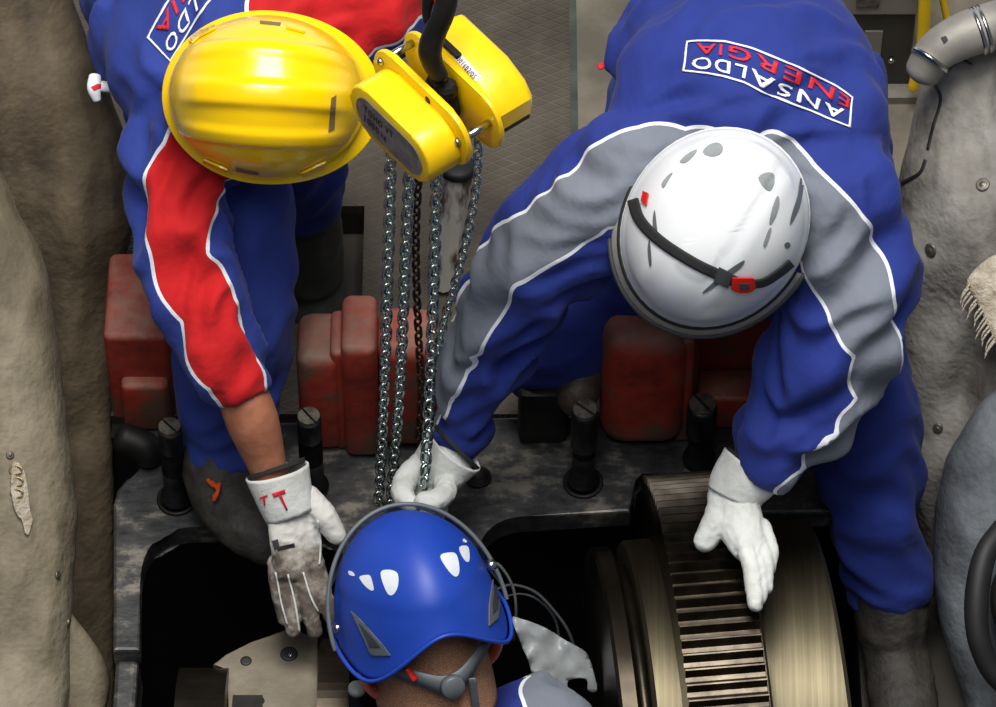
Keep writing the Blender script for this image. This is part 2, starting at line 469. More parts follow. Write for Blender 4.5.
def text_me(body, bold=0.0, cell=None):
    """text filled into the unit box 0..1 x 0..1"""
    cu = bpy.data.curves.new('t', 'FONT'); cu.body = body; cu.size = 1; cu.resolution_u = 3; cu.offset = bold
    cu.space_character = 1.18
    o = bpy.data.objects.new('t', cu); COL.objects.link(o); me = evaluate(o)
    bpy.data.objects.remove(o); bpy.data.curves.remove(cu)
    xs = [v.co.x for v in me.vertices]; ys = [v.co.y for v in me.vertices]
    x0, x1, y0, y1 = min(xs), max(xs), min(ys), max(ys)
    for v in me.vertices: v.co.x = (v.co.x - x0) / (x1 - x0); v.co.y = (v.co.y - y0) / (y1 - y0)
    bm = bmesh.new(); bm.from_mesh(me)
    for N, cnt in ((Vector((1, 0, 0)), 40), (Vector((0, 1, 0)), 6)):
        for k in range(1, cnt):
            bmesh.ops.bisect_plane(bm, geom=bm.verts[:] + bm.edges[:] + bm.faces[:], plane_co=N * (k / cnt), plane_no=N)
    bmesh.ops.triangulate(bm, faces=bm.faces); bm.to_mesh(me); bm.free(); return me
def lerp(a, b, t): return a + (b - a) * t
def poly_at(P, t):
    """point a fraction t along a polyline (by index)"""
    k = t * (len(P) - 1); i = min(int(k), len(P) - 2) if k >= 0 else 0; f = k - i
    return (lerp(P[i][0], P[i + 1][0], f), lerp(P[i][1], P[i + 1][1], f))

# ------------------------------------------------------------------ garments
def garment(limbs, voxel, smooth=5, wrinkle=0.006, seed=0.0):
    """limbs: (nodes, side, wrinkle weight).  One closed cloth surface with folds."""
    bm = bmesh.new(); C = []
    for k, (nodes, side, w) in enumerate(limbs):
        S = add_tube(bm, path_of(nodes), side=side, nseg=20, n=6, cap=0.12)
        arc = np.concatenate([[0], np.cumsum(np.linalg.norm(np.diff(S[:, :3], axis=0), axis=1))])
        T = np.gradient(S[:, :3], axis=0); T /= np.linalg.norm(T, axis=1)[:, None]
        for i in range(len(S)): C.append((*S[i, :3], *T[i], max(S[i, 3:5]), arc[i], k, w * min(1.0, 0.12 + (arc[-1] - arc[i]) / 0.05)))
    me = remesh(bm2me(bm), voxel, smooth); disp = None
    C = np.array(C); N = len(me.vertices)
    co = np.empty(N * 3); me.vertices.foreach_get('co', co); co = co.reshape(-1, 3)
    no = np.empty(N * 3); me.vertex_normals.foreach_get('vector', no); no = no.reshape(-1, 3)
    disp = np.zeros(N)
    for a in range(0, N, 4000):
        d = np.linalg.norm(co[a:a + 4000, None] - C[None, :, :3], axis=2) / C[None, :, 6]
        j = d.argmin(1)
        for i, c in enumerate(j):
            i += a; r = C[c]
            T = Vector(r[3:6]); rel = Vector(co[i]) - Vector(r[:3]); X = RIGHT - T * RIGHT.dot(T)
            if X.length < 0.2: X = UP - T * UP.dot(T)
            X.normalize(); Y = T.cross(X); ph = math.atan2(rel.dot(Y), rel.dot(X)); al = r[7] + rel.dot(T)
            q = Vector((al * 15 + 1.1 * math.sin(ph + r[8]) + 0.5 * math.sin(2 * ph), math.cos(ph) * 0.8, math.sin(ph) * 0.8 + r[8] * 7.3 + seed))
            q += noise.noise_vector(Vector(co[i]) * 9) * 0.55
            f = 1 - abs(noise.noise(q)) * 2.4
            g = noise.noise(Vector(co[i]) * 14 + Vector((seed, 0, 0)))
            disp[i] = wrinkle * r[9] * (max(-0.5, f) - 0.35 + 0.7 * g)
    ed = np.empty(len(me.edges) * 2, dtype=np.int32); me.edges.foreach_get('vertices', ed); ed = ed.reshape(-1, 2)
    deg = np.bincount(ed.ravel(), minlength=N).astype(float)
    for _ in range(3):
        s = np.bincount(ed[:, 0], disp[ed[:, 1]], N) + np.bincount(ed[:, 1], disp[ed[:, 0]], N)
        disp = 0.5 * disp + 0.5 * s / np.maximum(deg, 1)
    co += no * disp[:, None]
    me.vertices.foreach_set('co', co.ravel()); me.update()
    return me
def paint_panels(o, bands, extra=(), hmin=-9):
    """bands: lists of pixel pairs across the contrasting panel; each pair is laid on the cloth and kept in the cloth's own space"""
    surf = Surf(o); caps = []
    for pairs, hm in zip(bands, hmin if isinstance(hmin, tuple) else (hmin,) * len(bands)):
        Q = cr([(*a, *b) for a, b in pairs], 10)
        for ax, ay, bx, by in Q:
            m = None
            for f in (0.5, 0.4, 0.6, 0.3, 0.7, 0.2, 0.8):
                m, _ = surf.hit(lerp(ax, bx, f), lerp(ay, by, f))
                if m is not None and m.dot(TOW) > hm: break
            if m is None or m.dot(TOW) < hm: continue
            h = m.dot(TOW)
            c = (PH(ax, ay, h) + PH(bx, by, h)) / 2; r = (PH(ax, ay, h) - PH(bx, by, h)).length / 2
            p, _ = surf.hit((ax + bx) / 2, (ay + by) / 2)
            caps.append((*(p if p is not None and p.dot(TOW) > hm else c), r))
    for px, py, r in extra:
        p, _ = surf.hit(px, py)
        if p is not None: caps.append((*p, r))
    C = np.array(caps); me = o.data; w = np.array(wloc(o)); N = len(me.vertices)
    co = np.empty(N * 3); me.vertices.foreach_get('co', co); co = co.reshape(-1, 3) + w
    val = np.full(N, -1.0)
    for a in range(0, N, 4000):
        val[a:a + 4000] = (C[None, :, 3] - np.linalg.norm(co[a:a + 4000, None] - C[None, :, :3], axis=2)).max(1)
    at = me.attributes.new('panel', 'FLOAT', 'POINT'); at.data.foreach_set('value', val)
def no_panels(o):
    at = o.data.attributes.new('panel', 'FLOAT', 'POINT'); at.data.foreach_set('value', [-1.0] * len(o.data.vertices))

def head_bm(bm, Mx, ears=True, nose=True):
    """skull, jaw, nose and ears; local y = face, z = crown, origin between the ears"""
    def T(rows, **kw):
        R = [(*(Mx @ Vector(r[:3])), r[3], r[4]) for r in rows]
        add_tube(bm, R, side=Mx.to_3x3() @ Vector((1, 0, 0)), n=4, **kw)
    T([(0, -0.01, 0.10, 0.045, 0.055), (0, -0.005, 0.06, 0.07, 0.085), (0, 0, 0.0, 0.074, 0.095), (0, 0.012, -0.05, 0.066, 0.085), (0, 0.035, -0.095, 0.05, 0.06), (0, 0.05, -0.12, 0.03, 0.035)])
    if nose:
        T([(0, 0.088, 0.0, 0.008, 0.008), (0, 0.104, -0.03, 0.012, 0.012), (0, 0.106, -0.042, 0.015, 0.013)])
        T([(-0.024, 0.083, -0.078, 0.006, 0.008), (0, 0.091, -0.078, 0.009, 0.011), (0.024, 0.083, -0.078, 0.006, 0.008)])   # lips
        T([(-0.045, 0.07, 0.015, 0.01, 0.01), (-0.02, 0.088, 0.018, 0.01, 0.01), (0.02, 0.088, 0.018, 0.01, 0.01), (0.045, 0.07, 0.015, 0.01, 0.01)])  # brow
    if ears:
        for s in (-1, 1):
            T([(s * 0.074, 0.005, -0.038, 0.007, 0.009), (s * 0.090, -0.008, -0.012, 0.007, 0.016), (s * 0.099, -0.018, 0.014, 0.006, 0.018), (s * 0.090, -0.008, 0.030, 0.005, 0.012)])
    T([(0, -0.01, -0.05, 0.058, 0.06), (0, -0.03, -0.12, 0.058, 0.058), (0, -0.05, -0.2, 0.062, 0.06)])

# ------------------------------------------------------------------ helmets
def dome(Mx, L, W, H, zr, bumpf=None, brim=None, nphi=112, nt=30, power=0.92, thick=0.003):
    """shell; local y = front.  zr(phi) rim height, brim(phi) width"""
    bm = bmesh.new(); rows = []
    for j in range(1, nt + 1):
        t = j / nt; s = math.sin(t * PI / 2) ** power; c = math.cos(t * PI / 2); ring = []
        for i in range(nphi):
            ph = 2 * PI * i / nphi; z0 = zr(ph)
            x, y, z = W / 2 * s * math.sin(ph), L / 2 * s * math.cos(ph), z0 + (H - z0) * c
            n = Vector((x / (W * W / 4), y / (L * L / 4), max(0.0, z) / (H * H))).normalized()
            if bumpf: x, y, z = Vector((x, y, z)) + n * bumpf(x, y, z, ph, t)
            ring.append(bm.verts.new((x, y, z)))
        rows.append(ring)
    if brim:
        for k, (f, dz) in enumerate(((0.25, -0.003), (0.6, -0.007), (0.92, -0.011), (1.0, -0.012), (1.0, -0.017))):
            ring = []
            for i in range(nphi):
                ph = 2 * PI * i / nphi; b = brim(ph); n = Vector((math.sin(ph) / W, math.cos(ph) / L, 0)).normalized()
                p = Vector((W / 2 * math.sin(ph), L / 2 * math.cos(ph), zr(ph))) + n * (b * f) + Vector((0, 0, dz * (0.6 + b * 16)))
                ring.append(bm.verts.new(p))
            rows.append(ring)
    ap = bm.verts.new((0, 0, H + (bumpf(0, 0, H, 0, 0) if bumpf else 0)))
    for i in range(nphi): bm.faces.new((ap, rows[0][i], rows[0][(i + 1) % nphi]))
    for A, B in zip(rows, rows[1:]):
        for i in range(nphi): bm.faces.new((A[i], B[i], B[(i + 1) % nphi], A[(i + 1) % nphi]))
    bmesh.ops.transform(bm, matrix=Mx, verts=bm.verts)
    me = bm2me(bm)
    c = Mx.translation
    if sum((1 if (p.center - c).dot(p.normal) > 0 else -1) for p in me.polygons) < 0: me.flip_normals()
    return with_mods(me, solid=thick, offset=-1)
def rim_tube(Mx, L, W, zr, a0, a1, r, scale=1.0, dz=0.0, n=48):
    rows = []
    for k in range(n + 1):
        ph = lerp(a0, a1, k / n); p = Mx @ Vector((W / 2 * scale * math.sin(ph), L / 2 * scale * math.cos(ph), zr(ph) + dz)); rows.append((*p, r, r))
    return tube_me(rows, raw=True, nseg=8)
def visor_me(Mx, L, W, zr, a0, a1, s0, s1, d0, d1, n=40):
    bm = bmesh.new(); rows = []
    for j in range(5):
        f = j / 4; sc = lerp(s0, s1, f ** 0.8); dz = lerp(d0, d1, f)
        rows.append([bm.verts.new((W / 2 * sc * math.sin(lerp(a0, a1, k / n)), L / 2 * sc * math.cos(lerp(a0, a1, k / n)), zr(lerp(a0, a1, k / n)) + dz)) for k in range(n + 1)])
    for A, B in zip(rows, rows[1:]):
        for k in range(n): bm.faces.new((A[k], A[k + 1], B[k + 1], B[k]))
    bmesh.ops.transform(bm, matrix=Mx, verts=bm.verts)
    return with_mods(bm2me(bm), solid=0.002)

# ------------------------------------------------------------------ hands
def glove(name, tubes, material, parent, soil=None, voxel=0.0026):
    bm = bmesh.new()
    for nodes in tubes: add_tube(bm, path_of(nodes), nseg=14, n=5, cap=0.9)
    me = remesh(bm2me(bm), voxel, 3)
    for v in me.vertices:
        q = v.co * 75; v.co += v.normal * (0.0011 * (1 - 2 * abs(noise.noise(q))) + 0.0016 * noise.noise(v.co * 32))
    me.update()
    o = link(name, me, material, parent)
    if soil:
        a = o.data.attributes.new('soil', 'FLOAT', 'POINT'); w = wloc(o)
        a.data.foreach_set('value', [soil(v.co + w) for v in o.data.vertices])
    return o
def cuff(name, nodes, material, parent, side=None, thick=0.0025, nseg=28):
    """open flared gauntlet"""
    S = cr(path_of(nodes), 6); bm = bmesh.new(); rings = []; prev = side
    for i, s in enumerate(S):
        T = Vector(S[min(i + 1, len(S) - 1)][:3]) - Vector(S[max(i - 1, 0)][:3]); T.normalize()
        X = Vector(prev) if prev is not None else RIGHT.copy(); X = (X - T * X.dot(T)).normalized(); prev = X; Y = T.cross(X)
        rings.append([bm.verts.new(Vector(s[:3]) + X * math.cos(2 * PI * k / nseg) * s[3] + Y * math.sin(2 * PI * k / nseg) * s[4] + Vector((0, 0, 0.0018 * noise.noise(Vector((k * 0.9, i * 0.5, s[0] * 9)))))) for k in range(nseg)])
    for A, B in zip(rings, rings[1:]):
        for k in range(nseg): bm.faces.new((A[k], A[(k + 1) % nseg], B[(k + 1) % nseg], B[k]))
    return link(name, with_mods(bm2me(bm), solid=thick, offset=0), material, parent)
#__BUILD__

# ================================================================== THE SETTING
def poly_struct(name, pieces, material):
    return struct(link(name, join_me([box_me(lo, hi) for lo, hi in pieces]), material, smooth=False))
FZ = -0.10
ha, hb = PZ(288, 206, FZ), PZ(362, 304, FZ)
poly_struct('floor', [((-1.6, hb.y - 0.22, FZ - 0.02), (ha.x, 2.6, FZ)), ((hb.x, -0.04, FZ - 0.02), (0.118, 2.6, FZ)),
                      ((ha.x, ha.y, FZ - 0.02), (hb.x, 2.6, FZ)), ((ha.x, -0.04, FZ - 0.02), (hb.x, hb.y, FZ))], M['grating'])
poly_struct('floor', [((0.130, -0.04, FZ - 0.02), (1.8, 2.6, FZ + 0.004))], M['floor_plate'])
poly_struct('trim_1', [((0.118, -0.04, FZ - 0.02), (0.130, 2.6, FZ + 0.002))], mat('green_grey_edge_bar', (70, 80, 70), (50, 56, 50), rough=0.6))
# recess under the missing grating panel
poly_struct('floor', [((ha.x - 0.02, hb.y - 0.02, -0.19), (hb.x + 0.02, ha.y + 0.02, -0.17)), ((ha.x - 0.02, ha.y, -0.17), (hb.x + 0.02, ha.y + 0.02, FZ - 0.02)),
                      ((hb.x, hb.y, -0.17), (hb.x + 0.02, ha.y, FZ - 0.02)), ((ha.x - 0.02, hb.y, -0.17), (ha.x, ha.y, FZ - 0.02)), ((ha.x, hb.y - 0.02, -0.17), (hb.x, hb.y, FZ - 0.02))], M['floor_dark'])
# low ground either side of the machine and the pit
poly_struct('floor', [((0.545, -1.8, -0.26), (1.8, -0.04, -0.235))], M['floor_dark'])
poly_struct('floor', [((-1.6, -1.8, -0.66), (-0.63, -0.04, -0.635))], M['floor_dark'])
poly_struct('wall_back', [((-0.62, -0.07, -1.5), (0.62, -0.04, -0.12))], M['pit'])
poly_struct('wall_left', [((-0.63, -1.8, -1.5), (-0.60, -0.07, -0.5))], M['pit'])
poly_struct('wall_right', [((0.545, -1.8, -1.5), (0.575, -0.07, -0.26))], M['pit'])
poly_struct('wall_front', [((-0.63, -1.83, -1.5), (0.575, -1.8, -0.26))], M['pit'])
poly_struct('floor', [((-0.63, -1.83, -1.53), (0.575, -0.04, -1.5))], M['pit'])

# ------------------------------------------------------------------ machine: flange, rotor, studs, castings
def bez(a, b, c, n=12):
    return [tuple((1 - t) ** 2 * a[i] + 2 * t * (1 - t) * b[i] + t * t * c[i] for i in (0, 1)) for t in np.linspace(0, 1, n)]
fl = [(113, 650), (113, 505), (117, 490), (126, 479), (142, 472), (150, 425), (872, 408), (872, 512), (730, 513),
      (728, 480), (722, 470), (640, 471), (632, 480), (630, 511), (528, 516)] + bez((528, 516), (478, 517), (475, 566)) + [(475, 578), (345, 578)] + bez((344, 566), (342, 526), (310, 526)) + bez((196, 527), (141, 527), (140, 584)) + [(140, 650)]
def pz2(P, z): return [tuple(PZ(x, y, z)[:2]) for x, y in P]
flange_pts = [(x, min(y, -0.045)) for x, y in pz2(fl, 0)]
hs = root('bearing_housing', (0, -0.15, -0.12), 'black iron split housing flange with rounded openings around the dark pit', 'machine housing')
link('flange', prism_me(flange_pts, -0.04, 0.0, bevel=0.005, seg=2), M['flange'], hs, smooth=False)
sd = [PZ(113, 700, -0.03), PZ(139, 652, -0.03)]
link('side_rail', box_me((sd[0].x, sd[0].y - 0.5, -0.12), (sd[1].x, sd[1].y, -0.03), bevel=0.006), M['flange'], hs, smooth=False)

def ring_mark(px, py, r, depth=0.004):
    c = PZ(px, py, 0)
    return link('stud_seat', lathe_me([(r, -0.002), (r, 0.004), (r * 0.88, 0.006), (r * 0.8, 0.001)], Matrix.Translation(c), close=True), M['black_iron'], hs)
def stud(px, py, h, r, label, sleeve=0.0, base=True):
    c = PZ(px, py, 0.0)
    rt = root('stud_bolt', c, label, 'bolt', 'stud bolts along the housing flange')
    Mx = Matrix.Translation(c)
    prof = [(r * 1.35, 0.006), (r * 1.35, 0.012), (r, 0.016)]
    z = 0.03
    # plain shank, then a threaded length
    z_t0, z_t1 = h * 0.42, h * 0.72
    prof.append((r * 0.98, z_t0))
    k = z_t0
    while k < z_t1:
        prof += [(r * 1.0, k + 0.0012), (r * 0.93, k + 0.0026)]; k += 0.0036
    prof += [(r, z_t1 + 0.004), (r, h - 0.004), (r * 0.93, h)]
    link('shank', lathe_me(prof, Mx, n=40), M['stud'], rt)
    if sleeve:
        link('sleeve_nut', lathe_me([(sleeve * 0.93, h * 0.52), (sleeve, h * 0.54), (sleeve, h * 0.97), (sleeve * 0.9, h + 0.003), (r * 0.7, h + 0.003)], Mx, n=40), M['stud'], rt)
    rr = sleeve * 0.88 if sleeve else r * 0.9
    a = random.uniform(0.6, 1.0); R = Matrix.Rotation(a, 4, 'Z')
    halves = []
    for s in (-1, 1):   # slotted end: two half discs with the screwdriver slot between
        P = [(s * math.sqrt(max(0, rr * rr - y * y)) , y) for y in np.linspace(-rr, rr, 15)]
        w = s * rr * 0.11
        P = [(x if abs(x) > abs(w) else w, y) for x, y in P]
        halves.append(prism_me(P, h + 0.0005, h + 0.007, Mx @ R))
    link('slotted_end', join_me(halves), M['stud_end'], rt, smooth=False)
    return rt
ring_mark(177, 500, 0.030); ring_mark(583, 483, 0.030); ring_mark(478, 478, 0.02)
stud(177, 500, 0.176, 0.0175, 'dark stud bolt beside the blue trouser leg, at the left corner of the flange')
stud(313, 489, 0.174, 0.0178, 'dark stud bolt behind the bare forearm, with a slotted end')
stud(583, 483, 0.176, 0.0170, 'dark stud bolt with a sleeve, left of the big red casting', 0.0200)
stud(699, 462, 0.138, 0.0185, 'thick dark stud bolt with a slotted sleeve nut behind the gear', 0.0225)

PSI = math.radians(5.5)
GA = Vector((math.cos(PSI), math.sin(PSI), 0))          # rotor axis
GB = Vector((-math.sin(PSI), math.cos(PSI), 0))
GC = PZ(704, 775, -0.25)
GM = frame(GB, Vector((0, 0, 1)), GA, GC)               # local z along the axis
rotor = root('geared_rotor', GC, 'steel turbine rotor with a wide toothed ring lying in the pit', 'rotor')
R_T, R_F, GW = 0.450, 0.437, 0.056
prof = []; NTEETH = 126
for i in range(NTEETH):
    a0 = 2 * PI * i / NTEETH; p = 2 * PI / NTEETH
    for f, r in ((0.0, R_T), (0.09, R_T), (0.36, R_F), (0.66, R_F)):
        a = a0 + f * p; prof.append((r * math.cos(a), r * math.sin(a)))
# ring: toothed rim with its end faces
gm = prism_me(prof, -GW, GW, GM)
link('gear_ring', gm, M['gear'], rotor, smooth=False)
link('rim_flange', lathe_me([(0.40, GW - 0.001), (0.43, GW - 0.001), (0.43, GW + 0.006), (0.39, GW + 0.006)], GM, n=96), M['gear_dark'], rotor)
link('journal', lathe_me([(0.30, GW + 0.006), (0.366, GW + 0.006), (0.369, GW + 0.012), (0.369, GW + 0.118), (0.364, GW + 0.124), (0.20, GW + 0.124)], GM, n=128), M['turned'], rotor)
sharp(bpy.data.objects['journal'], 30)
link('oil_slot', box_me((0.245, 0.262, GW + 0.088), (0.251, 0.266, GW + 0.114)), M['black_iron'], None, smooth=False)
o = bpy.data.objects['oil_slot']; bpy.data.objects.remove(o)
link('coupling_hub', lathe_me([(0.25, -GW - 0.040), (0.352, -GW - 0.040), (0.356, -GW - 0.035), (0.356, -GW)], GM, n=128), M['turned'], rotor)
sharp(bpy.data.objects['coupling_hub'], 30)
link('oil_groove', lathe_me([(0.25, -GW - 0.058), (0.325, -GW - 0.058), (0.325, -GW - 0.040)], GM, n=96), M['gear_dark'], rotor)
link('thrust_collar', lathe_me([(0.22, -GW - 0.088), (0.344, -GW - 0.088), (0.349, -GW - 0.083), (0.349, -GW - 0.062), (0.344, -GW - 0.058)], GM, n=128), M['gear_dark'], rotor)
sharp(bpy.data.objects['thrust_collar'], 30)

def casting(name, label, boxes, bevel):
    me = join_me([box_me(lo, hi, bevel=b, seg=4) for lo, hi, b in boxes]); return tag(link(name, me, M['red_casting']), label, 'machine casting', 'red painted castings behind the flange')
o = casting('red_casting', 'dusty red block casting against the brown blanket at far left', [((-0.580, -0.130, 0.001), (-0.482, 0.034, 0.205), 0.012), ((-0.560, -0.150, 0.001), (-0.490, -0.120, 0.11), 0.01)], 0.01); sharp(o, 50)
o = casting('red_casting', 'red lobed casting behind the hanging chains', [((-0.295, -0.190, 0.001), (-0.226, -0.09, 0.225), 0.022), ((-0.228, -0.200, 0.001), (-0.176, -0.09, 0.262), 0.014), ((-0.178, -0.185, 0.001), (-0.090, -0.09, 0.24), 0.026), ((-0.245, -0.185, 0.001), (-0.215, -0.1, 0.236), 0.01)], 0.02); sharp(o, 60)
o = casting('red_casting', 'rounded red casting with a brown worn front below the white helmet', [((0.152, -0.187, 0.001), (0.282, -0.06, 0.262), 0.038), ((0.262, -0.170, 0.001), (0.288, -0.07, 0.245), 0.008)], 0.03); sharp(o, 60)
o = casting('red_casting', 'dark red flat casting between the white helmet and the blue sleeve', [((0.288, -0.115, 0.001), (0.298, -0.06, 0.285), 0.003), ((0.298, -0.085, 0.001), (0.47, -0.06, 0.20), 0.004), ((0.37, -0.10, 0.20), (0.42, -0.06, 0.305), 0.004), ((0.298, -0.145, 0.001), (0.46, -0.085, 0.075), 0.008)], 0.01); sharp(o, 40)

# dark pipe stubs and blocks between the castings
o = link('pipe_stub', px_tube([(148, 458, 0.135, 0.020), (146, 448, 0.145, 0.024), (124, 438, 0.148, 0.024)], nseg=24), M['black_iron']); tag(o, 'dark rounded pipe stub beside the left stud bolt', 'pipe')
o = link('valve_block', box_me((0.03, -0.175, 0.001), (0.105, -0.09, 0.12), bevel=0.012), M['black_iron']); tag(o, 'black iron block under the kneeling blue leg', 'machine block'); sharp(o)

# ------------------------------------------------------------------ bearing shell pieces, lower left
bp = [(213, 664), (226, 655), (252, 642), (286, 629), (300, 632), (318, 637), (320, 760), (229, 760), (229, 668)]
BPZ = -0.03
pl = root('bearing_half_plate', PZ(270, 690, BPZ - 0.05), 'pale machined half plate with bolt holes below the stained glove', 'machine plate')
Ppl = pz2(bp, BPZ)
link('plate', prism_me(Ppl, BPZ - 0.05, BPZ, bevel=0.003), M['bearing_steel'], pl, smooth=False)
for px, py, r in ((246, 661, 0.0075), (289, 654, 0.0115), (260, 701, 0.006)):
    c = PZ(px, py, BPZ)
    link('bolt_hole', lathe_me([(r * 0.5, 0.0012), (r, 0.0014), (r * 1.12, 0.0004)], Matrix.Translation(c), n=24), M['black_rubber'], pl)
c = PZ(290.5, 656, BPZ)
link('bolt', lathe_me([(0.0035, 0.001), (0.0035, 0.003), (0.002, 0.004)], Matrix.Translation(c), n=16), M['steel'], pl)
kp = [PZ(233, 698, BPZ), PZ(262, 720, BPZ)]
link('keeper', box_me((kp[0].x, kp[1].y, BPZ), (kp[1].x, kp[0].y, BPZ + 0.008)), M['black_iron'], pl, smooth=False)

def shell_block(name, label, x0, x1, py, z, zr):
    a, b = PZ(x0, py, z), PZ(x1, py, z); r = 0.16; cy, cz = a.y - SP * r, z - CP * r
    Mx = frame((0, 1, 0), (0, 0, 1), (1, 0, 0), (0, 0, 0))
    P = [(cy + r * math.cos(t), cz + r * math.sin(t)) for t in np.linspace(0, PI, 40)] + [(cy - r, cz - 0.05), (cy + r, cz - 0.05)]
    o = link(name, prism_me(P, a.x, b.x, Mx), M['gear_dark'], smooth=False); tag(o, label, 'machine block'); return o
shell_block('bearing_shell', 'dark brown curved bearing block left of the pale plate', 180, 229, 668, -0.03, 0)
shell_block('bearing_shell', 'shiny dark curved bearing block right of the pale plate', 321, 352, 637, 0.00, 0)
c = PZ(357, 690, 0.12)
pn = root('pin', c - Vector((0, 0, 0.1)), 'short round steel pin beside the bare left ear', 'pin')
link('pin_body', lathe_me([(0.013, -0.10), (0.013, -0.012), (0.0105, -0.010), (0.0105, -0.002)], Matrix.Translation(c), n=32), M['stud'], pn)
link('pin_head', lathe_me([(0.0105, -0.002), (0.0125, 0.0), (0.0125, 0.006), (0.010, 0.009)], Matrix.Translation(c), n=32), mat('pale_pin_head', (176, 178, 176), (150, 152, 150), rough=0.4), pn)

# ------------------------------------------------------------------ insulation blankets
def sheet(name, label, rows, h_face, roll, material, group=None, nu=60, nv=90, mirror=False, amp=0.02, seed=0.0, parent=None, thick=0.02, cat='insulation blanket'):
    """rows: (py, px_outer, px_edge, h, hdrop).  The cloth bulges and rolls away toward its free edge."""
    S = cr([(r[1], r[0], r[2], r[3], r[4]) for r in rows], 12); V = np.linspace(0, len(S) - 1, nv)
    bm = bmesh.new(); G = []
    for v in V:
        i = min(int(v), len(S) - 2); f = v - i; xo, py, xe, h, dr = S[i] * (1 - f) + S[i + 1] * f; ring = []
        for k in range(nu):
            u = k / (nu - 1); px = lerp(xo, xe, math.sin(u * PI / 2) ** 0.9 if roll else u)
            hh = h + h_face * u - dr * (1 - math.sqrt(max(0.0, 1 - u ** 2.4)))
            q = Vector((px * 0.006, py * 0.0035, seed))
            hh += amp * 0.45 * (1 - 2.2 * abs(noise.noise(q * 2.3 + noise.noise_vector(q * 2) * 0.8))) * (1 - 0.6 * u)
            hh += amp * (1 - 2 * abs(noise.noise(q + noise.noise_vector(q * 1.3) * 0.6))) * (1 - 0.5 * u) + amp * 0.45 * noise.noise(Vector((px * 0.02, py * 0.014, seed + 5)))
            ring.append(bm.verts.new(PH(px + 2.5 * noise.noise(Vector((py * 0.03, seed, 1))) * u, py, hh)))
        G.append(ring)
    for A, B in zip(G, G[1:]):
        for k in range(nu - 1): bm.faces.new((A[k], A[k + 1], B[k + 1], B[k]))
    me = bm2me(bm)
    if sum(p.normal.dot(TOW) for p in me.polygons) < 0: me.flip_normals()
    me = with_mods(me, solid=thick, offset=-1)
    o = link(name, me, material, parent)
    if label: tag(o, label, cat, group)
    return o
GB_ = 'insulation blankets beside the pit'
lb = sheet('insulation_blanket', 'dark brown insulation blanket draped behind the left, beside the yellow helmet worker', [(-120, -120, 50, 0.20, 0.08), (-40, -120, 62, 0.20, 0.08), (30, -120, 84, 0.19, 0.08), (100, -120, 112, 0.18, 0.08), (170, -120, 134, 0.15, 0.07), (230, -120, 132, 0.11, 0.07), (300, -120, 116, 0.06, 0.06), (400, -120, 112, 0.0, 0.06), (520, -120, 114, -0.06, 0.06), (650, -120, 114, -0.12, 0.06), (800, -120, 110, -0.18, 0.06)], -0.02, True, M['blanket_brown'], GB_, seed=3.1, amp=0.026)
bb = sheet('insulation_blanket', 'pale beige insulation blanket nearest the camera at lower left', [(150, -120, -8, 0.26, 0.1), (210, -120, 18, 0.30, 0.14), (260, -120, 44, 0.32, 0.2), (330, -120, 56, 0.33, 0.22), (420, -120, 67, 0.33, 0.22), (500, -120, 76, 0.33, 0.22), (560, -120, 76, 0.33, 0.22), (620, -120, 72, 0.33, 0.2), (700, -120, 70, 0.34, 0.2), (820, -120, 66, 0.36, 0.2)], 0.0, True, M['blanket_beige'], GB_, seed=8.4, amp=0.02)
cb = sheet('insulation_blanket', 'small pale triangular blanket flap at the bottom left beside the flange', [(612, 40, 72, 0.22, 0.02), (640, 40, 92, 0.22, 0.05), (665, 40, 107, 0.22, 0.06), (690, 40, 109, 0.22, 0.06), (740, 40, 100, 0.22, 0.06)], 0.0, True, M['blanket_beige'], GB_, seed=2.2, amp=0.006, nu=24, nv=40)
rb = sheet('insulation_blanket', 'large stained grey insulation blanket on the right behind the white helmet worker', [(20, 1120, 952, 0.22, 0.12), (60, 1120, 926, 0.24, 0.14), (110, 1120, 916, 0.26, 0.16), (180, 1120, 898, 0.27, 0.18), (250, 1120, 893, 0.25, 0.18), (320, 1120, 898, 0.2, 0.18), (400, 1120, 902, 0.15, 0.18), (480, 1120, 908, 0.1, 0.16), (560, 1120, 918, 0.05, 0.15), (640, 1120, 930, 0.0, 0.14), (780, 1120, 950, -0.05, 0.12)], 0.0, True, M['blanket_grey'], GB_, seed=5.7, amp=0.045)
r2 = sheet('insulation_blanket', 'slate grey blanket overlapping at lower right beside the dark boot', [(380, 1120, 1010, 0.25, 0.06), (400, 1120, 984, 0.27, 0.08), (430, 1120, 962, 0.28, 0.12), (465, 1120, 944, 0.28, 0.14), (520, 1120, 934, 0.27, 0.16), (580, 1120, 934, 0.25, 0.16), (640, 1120, 944, 0.24, 0.15), (700, 1120, 964, 0.24, 0.14), (800, 1120, 985, 0.24, 0.14)], 0.0, True, M['blanket_slate'], GB_, seed=9.2, amp=0.02)
ff = sheet('insulation_flap', 'torn pale flap of frayed insulation at the right edge', [(255, 1090, 992, 0.33, 0.02), (270, 1090, 974, 0.33, 0.03), (285, 1090, 966, 0.33, 0.03), (305, 1090, 978, 0.33, 0.03), (330, 1090, 990, 0.33, 0.02), (352, 1090, 998, 0.33, 0.02)], 0.0, True, M['fleece'], None, seed=1.2, amp=0.008, nu=30, nv=36, cat='insulation')
